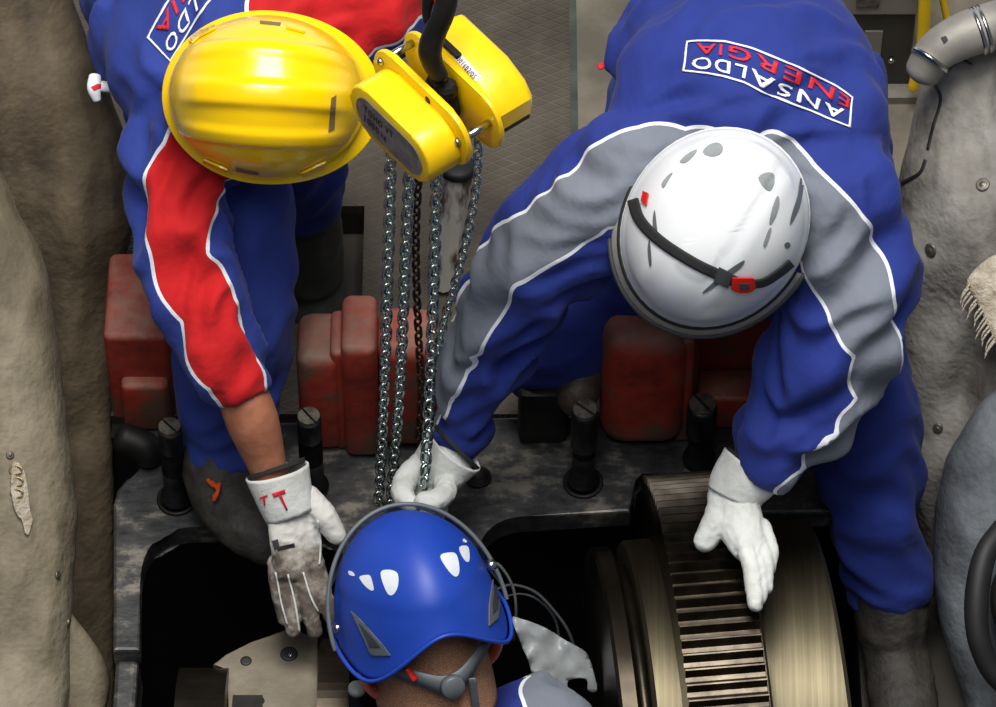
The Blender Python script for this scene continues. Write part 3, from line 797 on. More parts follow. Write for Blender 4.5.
# loose glass fibres hanging off the torn edge
for k in range(16):
    t = k / 15; x, y = lerp(966, 994, t) + random.uniform(-3, 3), lerp(288, 345, t)
    link('fibre', px_tube([(x + 3, y - 3, 0.32, 0.002), (x - 3, y + 5, 0.315, 0.0016), (x - 5 + random.uniform(-3, 3), y + 13, 0.31, 0.0008)], nseg=6, n=3), M['fleece'], ff)
dg = root('sleeve_duct', PH(990, 600, 0.36), 'dark round rubber sleeve at the right edge', 'duct')
link('sleeve_rim', px_tube([(1003, 528, 0.34, 0.016), (985, 555, 0.36, 0.017), (977, 595, 0.37, 0.018), (978, 635, 0.37, 0.017), (990, 668, 0.36, 0.016), (1010, 690, 0.35, 0.016)], nseg=14), M['black_rubber'], dg)
link('sleeve_body', px_tube([(1020, 600, 0.33, 0.06), (1060, 600, 0.30, 0.07)], nseg=24), M['floor_dark'], dg)

def button(blanket, px, py, r=0.0105, material=None):
    s = Surf(blanket); p, n = s.hit(px, py)
    if p is None: return
    Mx = n.to_track_quat('Z', 'Y').to_matrix().to_4x4(); Mx.translation = p
    link('lacing_washer', lathe_me([(r, -0.002), (r, 0.002), (r * 0.8, 0.0035), (r * 0.55, 0.002), (r * 0.3, 0.004), (r * 0.1, 0.0045)], Mx, n=24), material or M['stud_end'], blanket)
for x, y in ((983, 185), (931, 250), (899, 282)): button(rb, x, y)
button(rb, 938, 428, 0.008)
for x, y in ((57, 575), (68, 622), (10, 455)): button(bb, x, y, 0.006)
strip('seam_tear', Surf(rb), [(936, 85), (941, 100), (934, 125), (928, 150)], 2.5, M['black_rubber'], rb, lift=0.0005)
strip('seam_tear', Surf(rb), [(902, 183), (912, 178), (921, 172), (926, 160)], 3, M['black_rubber'], rb, lift=0.0005)
strip('seam_tear', Surf(rb), [(928, 70), (945, 70), (960, 60), (972, 64)], 2.0, M['black_rubber'], rb, lift=0.0005)
# lacing hook of brass wire on the beige blanket
s_ = Surf(bb)
for k, (x, y) in enumerate(((14, 470), (15, 482), (15, 494))):
    p, n = s_.hit(x, y); q = p + n * 0.006
    rows = [(*(q + RIGHT * 0.009 * math.cos(a) + UP * 0.006 * math.sin(a)), 0.0014, 0.0014) for a in np.linspace(0, 1.8 * PI, 14)]
    link('lacing_hook', tube_me(rows, raw=True, nseg=8), mat('dull_brass_wire', (170, 150, 96), (120, 104, 70), rough=0.4, metal=0.8) if k == 0 else bpy.data.materials['dull_brass_wire'], bb)
decal('torn_patch', s_, [(12, 462), (22, 470), (26, 492), (27, 508), (30, 520), (26, 535), (21, 520), (15, 512), (10, 490)], M['fleece'], bb, lift=0.002, thick=0.004, cell=4, smooth=4)

# ------------------------------------------------------------------ equipment at the top right
cp = root('clad_pipe', PH(960, 45, 0.3), 'bent metal clad pipe with bands at the top right', 'pipe')
link('cladding', px_tube([(922, 72, 0.30, 0.026), (936, 52, 0.315, 0.030), (958, 38, 0.32, 0.033), (985, 28, 0.32, 0.035), (1030, 16, 0.31, 0.036)], nseg=28), M['pipe_clad'], cp)
for x, y, r, d in ((978, 31, 0.0365, (1, -0.35)), (984, 29, 0.0365, (1, -0.35)), (930, 60, 0.031, (0.55, -0.8))):
    T = img(*d); q = PH(x, y, 0.32); Mx = T.to_track_quat('Z', 'Y').to_matrix().to_4x4(); Mx.translation = q
    link('band', lathe_me([(r, -0.003), (r, 0.003)], Mx, n=40), M['steel'], cp)
s_ = Surf(bpy.data.objects['cladding'])
decal('hole', s_, [(941, 38), (946, 36), (948, 40), (944, 44)], M['black_rubber'], cp, cell=2)
CY = 0.62
a, b = PY(846, 98, CY), PY(917, 10, CY)
cb2 = root('control_cabinet', ((a.x + b.x) / 2, CY + 0.12, FZ), 'dark olive control cabinet with a pale top panel behind the blue shoulder', 'cabinet')
link('cabinet_body', box_me((a.x - 0.1, CY, FZ + 0.005), (b.x, CY + 0.25, b.z), bevel=0.004), M['cabinet'], cb2, smooth=False)
link('top_panel', box_me((a.x - 0.1, CY - 0.012, b.z), (b.x + 0.004, CY + 0.25, b.z + 0.1), bevel=0.004), M['cabinet_pale'], cb2, smooth=False)
p1, p2 = PY(862, 62, CY - 0.004), PY(883, 32, CY - 0.004)
link('name_plate', box_me((p1.x, CY - 0.004, p1.z), (p2.x, CY, p2.z)), M['cabinet_pale'], cb2, smooth=False)
k1 = PY(891, 58, CY - 0.01)
link('lock', lathe_me([(0.005, 0), (0.005, 0.008), (0.002, 0.010)], frame((1, 0, 0), (0, 0, 1), (0, -1, 0), k1), n=20), M['steel'], cb2)
p1, p2 = PY(856, 8, CY - 0.018), PY(880, -4, CY - 0.018)
link('nameplate_strip', box_me((p1.x, CY - 0.016, p1.z), (p2.x, CY - 0.012, p2.z)), M['stud_end'], cb2, smooth=False)
bs = PZ(870, 106, FZ); link('plinth', box_me((a.x - 0.08, CY - 0.03, FZ + 0.004), (b.x + 0.02, CY, FZ + 0.02)), M['cabinet_pale'], cb2, smooth=False)
y1 = PY(912, 90, 0.58); y2 = PY(928, -60, 0.62)
o = link('yellow_pipe', tube_me([(*PY(913, 88, 0.58), 0.009, 0.009), (*PY(921, 60, 0.58), 0.0105, 0.0105), (*PY(924, 20, 0.58), 0.0105, 0.0105), (*PY(928, -60, 0.58), 0.0105, 0.0105)], nseg=20), M['yellow_paint']); tag(o, 'thick yellow gas pipe running up beside the cabinet', 'pipe')
o = link('yellow_pipe', tube_me([(*PY(951, 32, 0.70), 0.006, 0.006), (*PY(944, 5, 0.70), 0.006, 0.006), (*PY(934, -60, 0.70), 0.006, 0.006)], nseg=16), M['yellow_paint']); tag(o, 'thin yellow pipe behind the metal clad pipe', 'pipe')
o = link('duct_panel', box_me((0.66, 0.90, FZ + 0.004), (0.95, 0.92, 0.5), bevel=0.003), mat('blue_grey_panel', (92, 100, 110), (74, 80, 88), rough=0.5), smooth=False); tag(o, 'blue grey metal panel behind the yellow pipes', 'panel')

# post behind the chains
pt = root('stanchion', PZ(443, 285, FZ), 'weathered white wooden post behind the hanging chains', 'post')
pb, ptop = PZ(443, 284, FZ + 0.01), PY(457, 166, 0.235)
link('post', tube_me([(*lerp(pb, ptop, t), lerp(0.0195, 0.026, t), lerp(0.0195, 0.026, t)) for t in np.linspace(0, 1, 6)], raw=True, nseg=8, cap=0), M['wood'], pt, smooth=False)
Td = (ptop - pb).normalized(); Mx = Td.to_track_quat('Z', 'Y').to_matrix().to_4x4(); Mx.translation = ptop
link('post_cap', lathe_me([(0.0285, -0.008), (0.029, 0.002), (0.024, 0.006)], Mx, n=24), M['black_rubber'], pt)

# paper, cables, film
bm = bmesh.new(); G = []
for i in range(8):
    G.append([bm.verts.new(PH(lerp(610, 640, j / 7) + 4 * math.sin(i), lerp(288, 322, i / 7) - 6 * (j / 7), 0.16 + 0.006 * math.sin(j * 0.9 + i))) for j in range(8)])
for A, B in zip(G, G[1:]):
    for k in range(7): bm.faces.new((A[k], A[k + 1], B[k + 1], B[k]))
o = link('paper_sheet', with_mods(bm2me(bm), solid=0.0015), M['paper']); tag(o, 'white paper sheet on the red casting under the white helmet', 'paper')
for nodes, r, lab in (([(488, 561, 0.30, 0), (500, 566, 0.30, 0), (512, 585, 0.29, 0), (516, 608, 0.28, 0), (514, 640, 0.24, 0)], 0.0022, 'pale thin cable looping beside the blue helmet'),
                      ([(495, 590, 0.12, 0), (512, 585, 0.12, 0), (535, 592, 0.12, 0), (555, 612, 0.12, 0), (570, 635, 0.12, 0), (580, 670, 0.1, 0)], 0.0026, 'dark cable arching over the pit beside the plastic film'),
                      ([(498, 600, 0.08, 0), (518, 594, 0.08, 0), (538, 600, 0.08, 0), (556, 622, 0.06, 0), (560, 660, 0.05, 0)], 0.0020, 'second dark cable below the arching one in the pit')):
    o = link('cable', px_tube([(a_, b_, c_, r) for a_, b_, c_, _ in nodes], nseg=10), M['hose'] if 'pale' in lab else M['dark_grey_plastic']); tag(o, lab, 'cable')
fm = [(512, 620), (522, 619), (545, 628), (570, 643), (585, 652), (592, 668), (597, 690), (588, 690), (586, 679), (568, 680), (566, 692), (540, 690), (528, 660)]
me = flat_poly(smooth_poly(fm, 3), 4); bm = bmesh.new(); bm.from_mesh(me)
for v in bm.verts:
    x, y = v.co.x, v.co.y; q = Vector((x * 0.035, y * 0.03, 0))
    v.co = PH(x, y, 0.27 + 0.02 * (1 - 2 * abs(noise.noise(q))) + 0.006 * noise.noise(q * 3) - 0.0008 * (x - 512))
bmesh.ops.recalc_face_normals(bm, faces=bm.faces); bm.to_mesh(me); bm.free()
o = link('plastic_film', with_mods(me, solid=0.0015), M['sheeting']); tag(o, 'crumpled cloudy plastic film lying right of the blue helmet', 'plastic sheet')

# ================================================================== THE HOIST
HA = Vector((0.785, 0.62, 0)).normalized(); HE = Vector((HA.y, -HA.x, 0)); HZ = Vector((0, 0, 1))
HO = PH(444, 95, 0.90)
HM = frame(HE, HZ, HA, HO)           # local x along the covers, y up, z along the axle
hoist = root('chain_hoist', HO - Vector((0, 0, 0.08)), 'yellow hand chain hoist hanging by its black hook above the pit', 'hoist')
def rr(w, h, r, n=8, cx=0, cy=0):
    P = []
    for sx, sy, a in ((1, 1, 0), (-1, 1, PI / 2), (-1, -1, PI), (1, -1, 1.5 * PI)):
        for k in range(n + 1):
            t = a + PI / 2 * k / n; P.append((cx + sx * (w / 2 - r) + r * math.cos(t), cy + sy * (h / 2 - r) + r * math.sin(t)))
    return P
sharp(link('side_plate', prism_me(rr(0.200, 0.092, 0.040, cy=0.002), -0.040, -0.031, HM, bevel=0.003), M['yellow_paint'], hoist), 40)
fc = link('gear_cover', prism_me(rr(0.172, 0.084, 0.041, cx=0.002, cy=-0.012), -0.092, -0.040, HM, bevel=0.004, seg=3), M['yellow_paint'], hoist); sharp(fc, 50)
link('name_plate', prism_me(rr(0.140, 0.058, 0.028, cx=0.002, cy=-0.014), -0.0935, -0.0915, HM), M['plate_grey'], hoist, smooth=False)
npl = bpy.data.objects['name_plate.001'] if 'name_plate.001' in bpy.data.objects else bpy.data.objects['name_plate']
sharp(link('side_plate', prism_me(rr(0.205, 0.092, 0.040), 0.012, 0.020, HM, bevel=0.003), M['yellow_paint'], hoist), 40)
rcp = [(-0.088, -0.02), (-0.088, 0.022), (-0.066, 0.046), (0.028, 0.046), (0.066, 0.032), (0.084, 0.012), (0.084, -0.016), (0.06, -0.048), (-0.06, -0.048)]
rc = link('wheel_cover', prism_me(rcp, 0.020, 0.086, HM, bevel=0.010, seg=3), M['yellow_paint'], hoist); sharp(rc, 35)
link('wheel_guard', prism_me([(0.0, -0.056), (0.08, -0.03), (0.08, -0.022), (0.0, -0.045)], 0.026, 0.080, HM), M['black_iron'], hoist, smooth=False)
for x, y in ((-0.082, 0.022), (0.082, 0.010)):
    Mx = HM @ Matrix.Translation((x, y, 0))
    link('spacer_bolt', lathe_me([(0.0055, -0.032), (0.0055, 0.014)], Mx, n=20), M['steel'], hoist)
    link('bolt_head', lathe_me([(0.003, -0.0465), (0.0062, -0.044), (0.0062, -0.040)], Mx, n=20), M['steel'], hoist)
Mx = HM @ Matrix.Translation((0.018, 0.034, 0)); link('oil_hole', lathe_me([(0.003, -0.0412), (0.0052, -0.0408), (0.0056, -0.0402)], Mx, n=20), M['black_rubber'], hoist)
link('load_sheave', lathe_me([(0.018, -0.03), (0.03, -0.024), (0.022, -0.010), (0.03, 0.004), (0.018, 0.011)], HM @ Matrix.Translation((0, -0.008, 0)), n=32), M['black_iron'], hoist)
# top hook: swivel nut, forged shank, bowl and safety latch
link('hook_nut', join_me([lathe_me([(0.012, -0.012), (0.016, -0.006), (0.016, 0.006), (0.012, 0.012)], HM @ Matrix.Translation((0.0 + 0.012 * k, 0.030 - 0.004 * k, -0.010 + 0.004 * k)) @ Matrix.Rotation(PI / 2 * (k % 2), 4, 'X'), n=8) for k in (0, 1)]), M['black_iron'], hoist, smooth=False)
hk = px_tube([(440, 76, 0.955, 0.012, 0.010), (433, 64, 0.968, 0.014, 0.011), (430, 50, 0.985, 0.0155, 0.011), (435, 32, 1.0, 0.0155, 0.012), (443, 15, 1.015, 0.0145, 0.012), (447, -5, 1.03, 0.014, 0.012), (443, -40, 1.04, 0.014, 0.012)], side=RIGHT, nseg=18)
link('hook', hk, M['black_iron'], hoist)
link('hook_tip', px_tube([(426, 22, 1.0, 0.004, 0.004), (427, 8, 1.008, 0.0075, 0.007), (430, -8, 1.02, 0.010, 0.009), (436, -45, 1.04, 0.012, 0.01)], side=RIGHT, nseg=14), M['black_iron'], hoist)
link('latch', px_tube([(437, 4, 1.02, 0.0035), (437, -3, 1.024, 0.005), (438, -12, 1.03, 0.004)], nseg=10, n=3), M['red_plastic'], hoist)
link('latch_plate', box_me((-0.05, 0.045, 0.026), (-0.006, 0.052, 0.035), HM, bevel=0.001), M['black_iron'], hoist, smooth=False)
sr = Surf(rc)
stq = [(451, 55), (458, 51), (482, 77), (476, 82)]
decal('sticker', sr, stq, M['sticker'], hoist, lift=0.0006, thick=0.0005, cell=3)
def quad_fn(q):   # text box corners: left-bottom, right-bottom, right-top, left-top
    return lambda u, v: (lerp(lerp(q[0][0], q[1][0], u), lerp(q[3][0], q[2][0], u), v), lerp(lerp(q[0][1], q[1][1], u), lerp(q[3][1], q[2][1], u), v))
link('sticker_text', on_surface(sr, text_me('A0016B3/05'), quad_fn([(454, 57.5), (473.5, 79), (477, 76), (457, 54.5)]), 0.0016, 0.0003), M['letter_black'], hoist)
sn = Surf(npl)
def plate_fn(x0, x1, y0, y1):
    def f(u, v): return PX(HM @ Vector((lerp(x0, x1, u), lerp(y0, y1, v) - 0.008, -0.0935)))
    return f
for txt, x0, x1, y0, y1, bold in (('TOHO VT', -0.050, 0.012, -0.002, 0.011, 0.02), ('1000', -0.050, -0.018, -0.022, -0.008, 0.02), ('kg', -0.014, -0.003, -0.022, -0.011, 0.01)):
    link('plate_text', on_surface(sn, text_me(txt, bold), plate_fn(x0, x1, y0, y1), 0.0005, 0.0003), M['letter_black'], hoist)

# ------------------------------------------------------------------ chains
def link_mesh(wire, L, W, nseg=8, n=28):
    """one stadium link, long axis z, lying in xz"""
    bm = bmesh.new(); rings = []; a, r = (L - W) / 2, (W - wire) / 2
    for k in range(n):
        t = 2 * PI * k / n; x, z = r * math.cos(t), r * math.sin(t) + math.copysign(a, math.sin(t)) * min(1, abs(math.sin(t)) * 3)
        T = Vector((-math.sin(t), 0, math.cos(t))); N = Vector((math.cos(t), 0, math.sin(t))); Y = Vector((0, 1, 0))
        rings.append([bm.verts.new(Vector((x, 0, z)) + (N * math.cos(b) + Y * math.sin(b)) * wire / 2) for b in [2 * PI * i / nseg for i in range(nseg)]])
    for i in range(n):
        A, B = rings[i], rings[(i + 1) % n]
        for k in range(nseg): bm.faces.new((A[k], A[(k + 1) % nseg], B[(k + 1) % nseg], B[k]))
    me = bm2me(bm, 'link'); me.polygons.foreach_set('use_smooth', [True] * len(me.polygons)); return me
load_link = link_mesh(0.0068, 0.0276, 0.0212); load_link.materials.append(M['chain_steel'])
dark_link = link_mesh(0.0042, 0.0225, 0.0150); dark_link.materials.append(M['chain_dark'])
hand_link = link_mesh(0.0046, 0.0240, 0.0165); hand_link.materials.append(M['chain_steel'])
def chain(pts, me, pitch, label, twist0=PI / 4, drift=0.0):
    S = cr([tuple(p) for p in pts], 24); d = np.concatenate([[0], np.cumsum(np.linalg.norm(np.diff(S, axis=0), axis=1))])
    rt = root('lifting_chain', Vector(S[-1]), label, 'chain', 'chains hanging from the hoist')
    n = int(d[-1] / pitch)
    for k in range(n):
        s = (k + 0.5) * pitch; p = Vector([np.interp(s, d, S[:, i]) for i in range(3)]); q = Vector([np.interp(min(s + 0.01, d[-1]), d, S[:, i]) for i in range(3)]) - Vector([np.interp(max(s - 0.01, 0), d, S[:, i]) for i in range(3)])
        T = q.normalized(); X = RIGHT - T * RIGHT.dot(T); X.normalize(); Y = T.cross(X)
        a = twist0 + (PI / 2 if k % 2 else 0) + drift * k + random.uniform(-0.07, 0.07)
        R = frame(X * math.cos(a) + Y * math.sin(a), Y * math.cos(a) - X * math.sin(a), T)
        o = bpy.data.objects.new('link', me); COL.objects.link(o); o.parent = rt
        o.location = p - Vector(rt.location); o.rotation_euler = R.to_euler()
    return rt
def yz(px, py, y): return PY(px, py, y)
chain([yz(391, 150, -0.300), yz(388, 270, -0.295), yz(383, 420, -0.29), yz(378, 508, -0.285)], load_link, 0.0192, 'bright steel chain, leftmost of the hanging chains')
chain([yz(410, 160, -0.296), yz(405, 270, -0.292), yz(399, 400, -0.288), yz(390, 508, -0.283)], load_link, 0.0192, 'bright steel chain, second from the left')
chain([yz(437, 165, -0.305), yz(434, 280, -0.305), yz(430, 380, -0.326), yz(427, 440, -0.348), yz(425, 474, -0.374), yz(421, 494, -0.385)], load_link, 0.0192, 'bright steel chain gripped by the white glove')
chain([yz(420, 160, -0.262), yz(416, 230, -0.26), yz(417, 300, -0.258), yz(421, 395, -0.255), yz(418, 440, -0.25)], dark_link, 0.0165, 'thin dark oily chain between the bright chains')
chain([yz(479, 125, -0.285), yz(476, 190, -0.275), yz(463, 255, -0.262), yz(446, 315, -0.25), yz(438, 350, -0.245), yz(432, 400, -0.245)], hand_link, 0.0182, 'slack hand chain curving in front of the white post, rightmost')

# ================================================================== THE WORKERS
def shrink(nodes, f): return [(n[0], n[1], n[2], n[3] * f, (n[4] if len(n) > 4 else n[3]) * f) for n in nodes]
def body(limbs, headM, parent, material, extra=(), voxel=0.0065, f=0.5):
    bm = bmesh.new()
    for nodes, side, w in limbs: add_tube(bm, path_of(shrink(nodes, f)), side=side, nseg=14, n=5)
    for nodes in extra: add_tube(bm, path_of(nodes), nseg=14, n=5)
    head_bm(bm, headM)
    return link('body', remesh(bm2me(bm), voxel, 4), material, parent)
def boot(name, tubes, material, parent):
    bm = bmesh.new()
    for nodes in tubes: add_tube(bm, path_of(nodes), nseg=18, n=5, cap=0.8)
    me = remesh(bm2me(bm), 0.006, 3)
    for v in me.vertices: v.co += v.normal * 0.0025 * (1 - 2 * abs(noise.noise(v.co * 26)))
    me.update(); return link(name, me, material, parent)

# ------------------------------------------------------------------ worker in the white helmet
W = root('person', PZ(880, 640, -0.235), 'worker in white helmet and blue and grey coverall bending over the gear', 'person', 'workers at the machine')
sw = img(1, 0.10)
w_torso = [(735, 60, .20, .16, .13), (738, 42, .36, .160, .125), (745, 62, .50, .178, .125), (750, 110, .58, .195, .112), (750, 160, .555, .175, .092), (738, 198, .53, .095, .08), (726, 220, .53, .065, .06)]
w_arm_a = [(690, 150, .58, .085), (650, 168, .60, .088), (592, 205, .575, .084), (532, 268, .515, .078), (492, 345, .415, .063), (462, 415, .335, .044), (455, 436, .33, .038), (449, 450, .333, .034)]
w_arm_b = [(800, 165, .58, .09), (838, 192, .60, .092), (848, 255, .58, .090), (840, 328, .55, .086), (812, 395, .515, .081), (778, 450, .485, .058), (764, 470, .47, .049)]
w_leg_a = [(700, 80, .22, .12), (650, 230, .22, .115), (545, 345, .15, .080), (575, 325, .06, .064), (612, 300, .0, .055)]
w_leg_b = [(800, 80, .24, .125), (822, 250, .30, .105), (856, 390, .27, .084), (874, 500, .19, .072), (889, 585, .12, .066), (891, 600, .11, .062)]
w_pocket = [(660, 25, .46, .05), (640, 48, .47, .045), (624, 74, .45, .032)]
w_limbs = [(w_pocket, None, 0.8), (w_torso, sw, 0.8), (w_arm_a, None, 1.2), (w_arm_b, None, 1.4), (w_leg_a, None, 0.8), (w_leg_b, None, 0.9)]
wf = img(-0.54, 0.84, -0.12); wz = (TOW * 1.0 + img(0.54, -0.84) * -0.02).normalized(); wz = (wz - wf * wz.dot(wf)).normalized(); wx = wf.cross(wz)
WM = frame(wx, wf, wz, PH(715, 227, .695))
body(w_limbs, WM @ Matrix.Translation((0, -0.012, -0.03)), W, M['skin'])
wc = link('coverall', garment(w_limbs, 0.007, 4, 0.0165, 1.7), M['blue_grey'], W)
paint_panels(wc, [
    [((668, 122), (655, 235)), ((630, 130), (640, 232)), ((590, 150), (606, 230)), ((545, 184), (598, 238)), ((504, 222), (558, 257)), ((462, 255), (530, 270)), ((440, 300), (505, 305)), ((425, 345), (482, 352)), ((418, 390), (456, 394)), ((410, 425), (443, 424))],
    [((735, 160), (802, 165)), ((770, 210), (836, 192)), ((788, 252), (868, 226)), ((805, 278), (884, 252)), ((822, 302), (892, 285)), ((838, 338), (897, 315)), ((856, 352), (905, 345)), ((848, 370), (905, 378)), ((858, 390), (895, 410)), ((840, 414), (885, 440)), ((810, 436), (860, 470)), ((811, 458), (840, 492)), ((780, 484), (808, 515))]], hmin=(-9, .43),
    extra=[(700, 178, 0.07), (755, 190, 0.06), (735, 190, 0.06)])
ws = Surf(wc)
top_c = [(853, 98), (836, 86), (808, 71), (780, 59), (752, 48), (725, 41), (706, 40), (687, 42)]
bot_c = [(850, 128), (826, 119), (800, 108), (771, 98), (745, 84), (724, 78), (706, 74), (683, 72)]
def wmap(u, v):
    a, b = poly_at(top_c, u), poly_at(bot_c, u); return (lerp(a[0], b[0], v), lerp(a[1], b[1], v))
def tmap(fn, u0, u1, v0, v1): return lambda x, y: fn(lerp(u0, u1, x), lerp(v0, v1, y))
def print_back(surf, fn, parent):
    link('back_print', on_surface(surf, text_me('ANSALDO', 0.012), tmap(fn, 0.05, 0.95, 0.53, 0.88), 0.0022, 0.0006), M['letter_white'], parent)
    link('back_print', on_surface(surf, text_me('ENERGIA', 0.012), tmap(fn, 0.025, 0.925, 0.10, 0.43), 0.0022, 0.0006), M['letter_red'], parent)
    bm = bmesh.new(); path = [(u, 0.0) for u in np.linspace(0, 1, 40)] + [(1.0, v) for v in np.linspace(0.05, 1, 12)] + [(u, 1.0) for u in np.linspace(0.98, 0, 40)] + [(0.0, v) for v in np.linspace(0.95, 0.03, 12)]
    inn = [(0.013 + u * 0.974, 0.05 + v * 0.9) for u, v in path]
    A = [bm.verts.new((*p, 0)) for p in path]; B = [bm.verts.new((*p, 0)) for p in inn]; n = len(A)
    for i in range(n): bm.faces.new((A[i], A[(i + 1) % n], B[(i + 1) % n], B[i]))
    me = bpy.data.meshes.new('b'); bm.to_mesh(me); bm.free()
    link('print_border', on_surface(surf, me, fn, 0.0022, 0.0006), M['letter_white'], parent)
print_back(ws, wmap, wc)
link('waist_tab', px_tube([(618, 62, .452, .006, .003), (608, 64, .45, .006, .003), (599, 67, .448, .006, .003)], nseg=10), M['letter_red'], wc)

# helmet
wzr = lambda ph: 0.002 + 0.006 * math.cos(2 * ph)
wh = link('helmet', dome(WM, .272, .240, .150, wzr,
          bumpf=lambda x, y, z, ph, t: 0.0022 * math.exp(-((abs(x) - 0.045) / 0.012) ** 2) * (1 if t < .75 else 0) + 0.003 * max(0, min(1, (t - .86) * 20)) + (0.002 if abs(x) < 0.022 and y < 0.06 and t < .8 else 0)),
          M['white_plastic'], W)
link('rim_edge', rim_tube(WM, .276, .242, wzr, 0, 2 * PI, 0.0032), M['white_plastic'], wh)
hs_ = Surf(wh)
for poly in ([(703, 153), (708, 146), (717, 143), (723, 147), (721, 154), (712, 157)], [(758, 178), (765, 173), (773, 174), (774, 183), (770, 191), (764, 188)],
             [(680, 162), (688, 154), (697, 150), (694, 156), (686, 163)], [(662, 184), (668, 176), (673, 173), (669, 180), (664, 188)],
             [(769, 222), (772, 208), (777, 196), (779, 203), (776, 215), (771, 224)], [(763, 244), (768, 230), (771, 228), (769, 238), (765, 247)]):
    decal('vent', hs_, poly, M['vent_grey'], wh, lift=0.0006, thick=0.0004, cell=3, smooth=4)
for poly in ([(790, 225), (799, 208), (803, 187), (804, 178), (800, 178), (797, 196), (791, 215)], [(655, 210), (657, 225), (658, 235), (655, 236), (653, 222)], [(650, 240), (652, 262), (650, 266), (648, 250)],
             [(702, 293), (712, 283), (728, 270), (744, 260), (740, 268), (724, 280), (710, 290)]):
    decal('side_slot', hs_, poly, M['grey_plastic'], wh, lift=0.0006, thick=0.0004, cell=3, smooth=3)
decal('rivet', hs_, [(784, 244), (788, 242), (790, 246), (786, 248)], M['grey_plastic'], wh, lift=0.0006, thick=0.0006, cell=3, smooth=3)
strip('goggle_strap', hs_, [(634, 200), (641, 220), (660, 240), (690, 260), (716, 273), (738, 282)], 10.5, M['black_strap'], wh, lift=0.001, thick=0.0022)
strip('goggle_strap', hs_, [(736, 282), (760, 282), (778, 272), (790, 262)], 8, M['black_strap'], wh, lift=0.0016, thick=0.002)
decal('strap_slider', hs_, [(719, 266), (731, 272), (727, 286), (714, 280)], M['dark_grey_plastic'], wh, lift=0.0026, thick=0.003, cell=4)
decal('buckle', hs_, [(731, 276), (752, 276), (754, 288), (742, 291), (730, 288)], M['red_plastic'], wh, lift=0.003, thick=0.003, cell=4)
decal('buckle_button', hs_, [(737, 281), (747, 281), (747, 286), (738, 287)], M['dark_grey_plastic'], wh, lift=0.0062, thick=0.0006, cell=4)
decal('buckle_end', hs_, [(645, 192), (650, 194), (648, 206), (643, 202)], M['red_plastic'], wh, lift=0.002, thick=0.002, cell=3)
va0, va1 = -1.62, 1.45
link('visor', visor_me(WM, .270, .236, wzr, va0, va1, 1.045, 1.17, -0.005, -0.04), M['visor'], wh)
link('visor_frame', rim_tube(WM, .270, .236, wzr, va0, va1, 0.0046, 1.05, -0.004), M['black_rubber'], wh)
link('visor_edge', rim_tube(WM, .270, .236, wzr, va0, va1, 0.0036, 1.175, -0.041), M['dark_grey_plastic'], wh)

# gloves
g = cuff('glove', [(752, 468, .472, .047, .040), (740, 484, .470, .043, .034), (733, 498, .468, .038, .028)], M['leather_white'], W, side=img(0.62, 0.66))
link('cuff_lining', px_tube([(755, 463, .470, .045, .038), (752, 468, .470, .0445, .0375)], nseg=24, side=img(0.62, 0.66), cap=0), M['black_strap'], g)
h2 = glove('glove_hand', [[(740, 484, .468, .041, .030), (734, 500, .468, .038, .026), (739, 522, .482, .034, .022), (748, 548, .507, .025, .020)],
    [(724, 500, .468, .019), (716, 522, .473, .020), (705, 541, .473, .0165)],
    [(743, 540, .508, .014), (752, 572, .540, .0125), (756, 605, .560, .0105)], [(750, 540, .502, .013), (759, 570, .532, .012), (760, 598, .550, .010)],
    [(757, 535, .492, .013), (765, 562, .520, .012), (766, 588, .538, .010)], [(762, 527, .482, .012), (770, 549, .502, .011), (769, 570, .518, .0095)]], M['leather_white'], g)
sg = Surf(h2)
g2 = cuff('glove', [(455, 449, .340, .046, .038), (445, 461, .332, .043, .035), (436, 472, .322, .040, .032)], M['leather_white'], W, side=img(0.66, 0.66))
link('cuff_lining', px_tube([(458, 446, .338, .0445, .0365), (455, 449, .338, .0440, .0360)], nseg=24, side=img(0.66, 0.66), cap=0), M['black_strap'], g2)
glove('glove_hand', [[(449, 460, .330, .044, .034), (432, 476, .315, .042, .032), (416, 490, .300, .036, .028)],
    [(422, 462, .330, .016), (407, 478, .350, .0175), (403, 494, .372, .0165), (412, 506, .386, .0135)],
    [(444, 476, .335, .017), (445, 493, .372, .0165), (434, 501, .397, .015), (423, 501, .400, .013)],
    [(430, 488, .318, .016), (438, 507, .330, .015), (430, 519, .332, .013), (421, 517, .328, .011)],
    [(418, 492, .308, .016), (425, 513, .318, .014), (418, 524, .320, .012), (410, 521, .316, .010)],
    [(406, 492, .302, .014), (411, 512, .310, .0125), (406, 522, .310, .0105)]], M['leather_white'], g2)
# boots
b = boot('boot', [[(889, 578, .125, .055, .052), (892, 620, .115, .055, .054), (893, 648, .108, .048, .048)], [(892, 638, .108, .046, .044), (899, 672, .126, .050, .040), (905, 715, .168, .050, .034), (907, 742, .196, .040, .026)]], M['boot'], W)
boot('boot', [[(622, 306, .10, .032), (606, 326, .14, .034), (592, 345, .165, .036)], [(594, 342, .165, .034), (584, 368, .175, .037), (574, 398, .18, .032)]], M['boot_brown'], W)

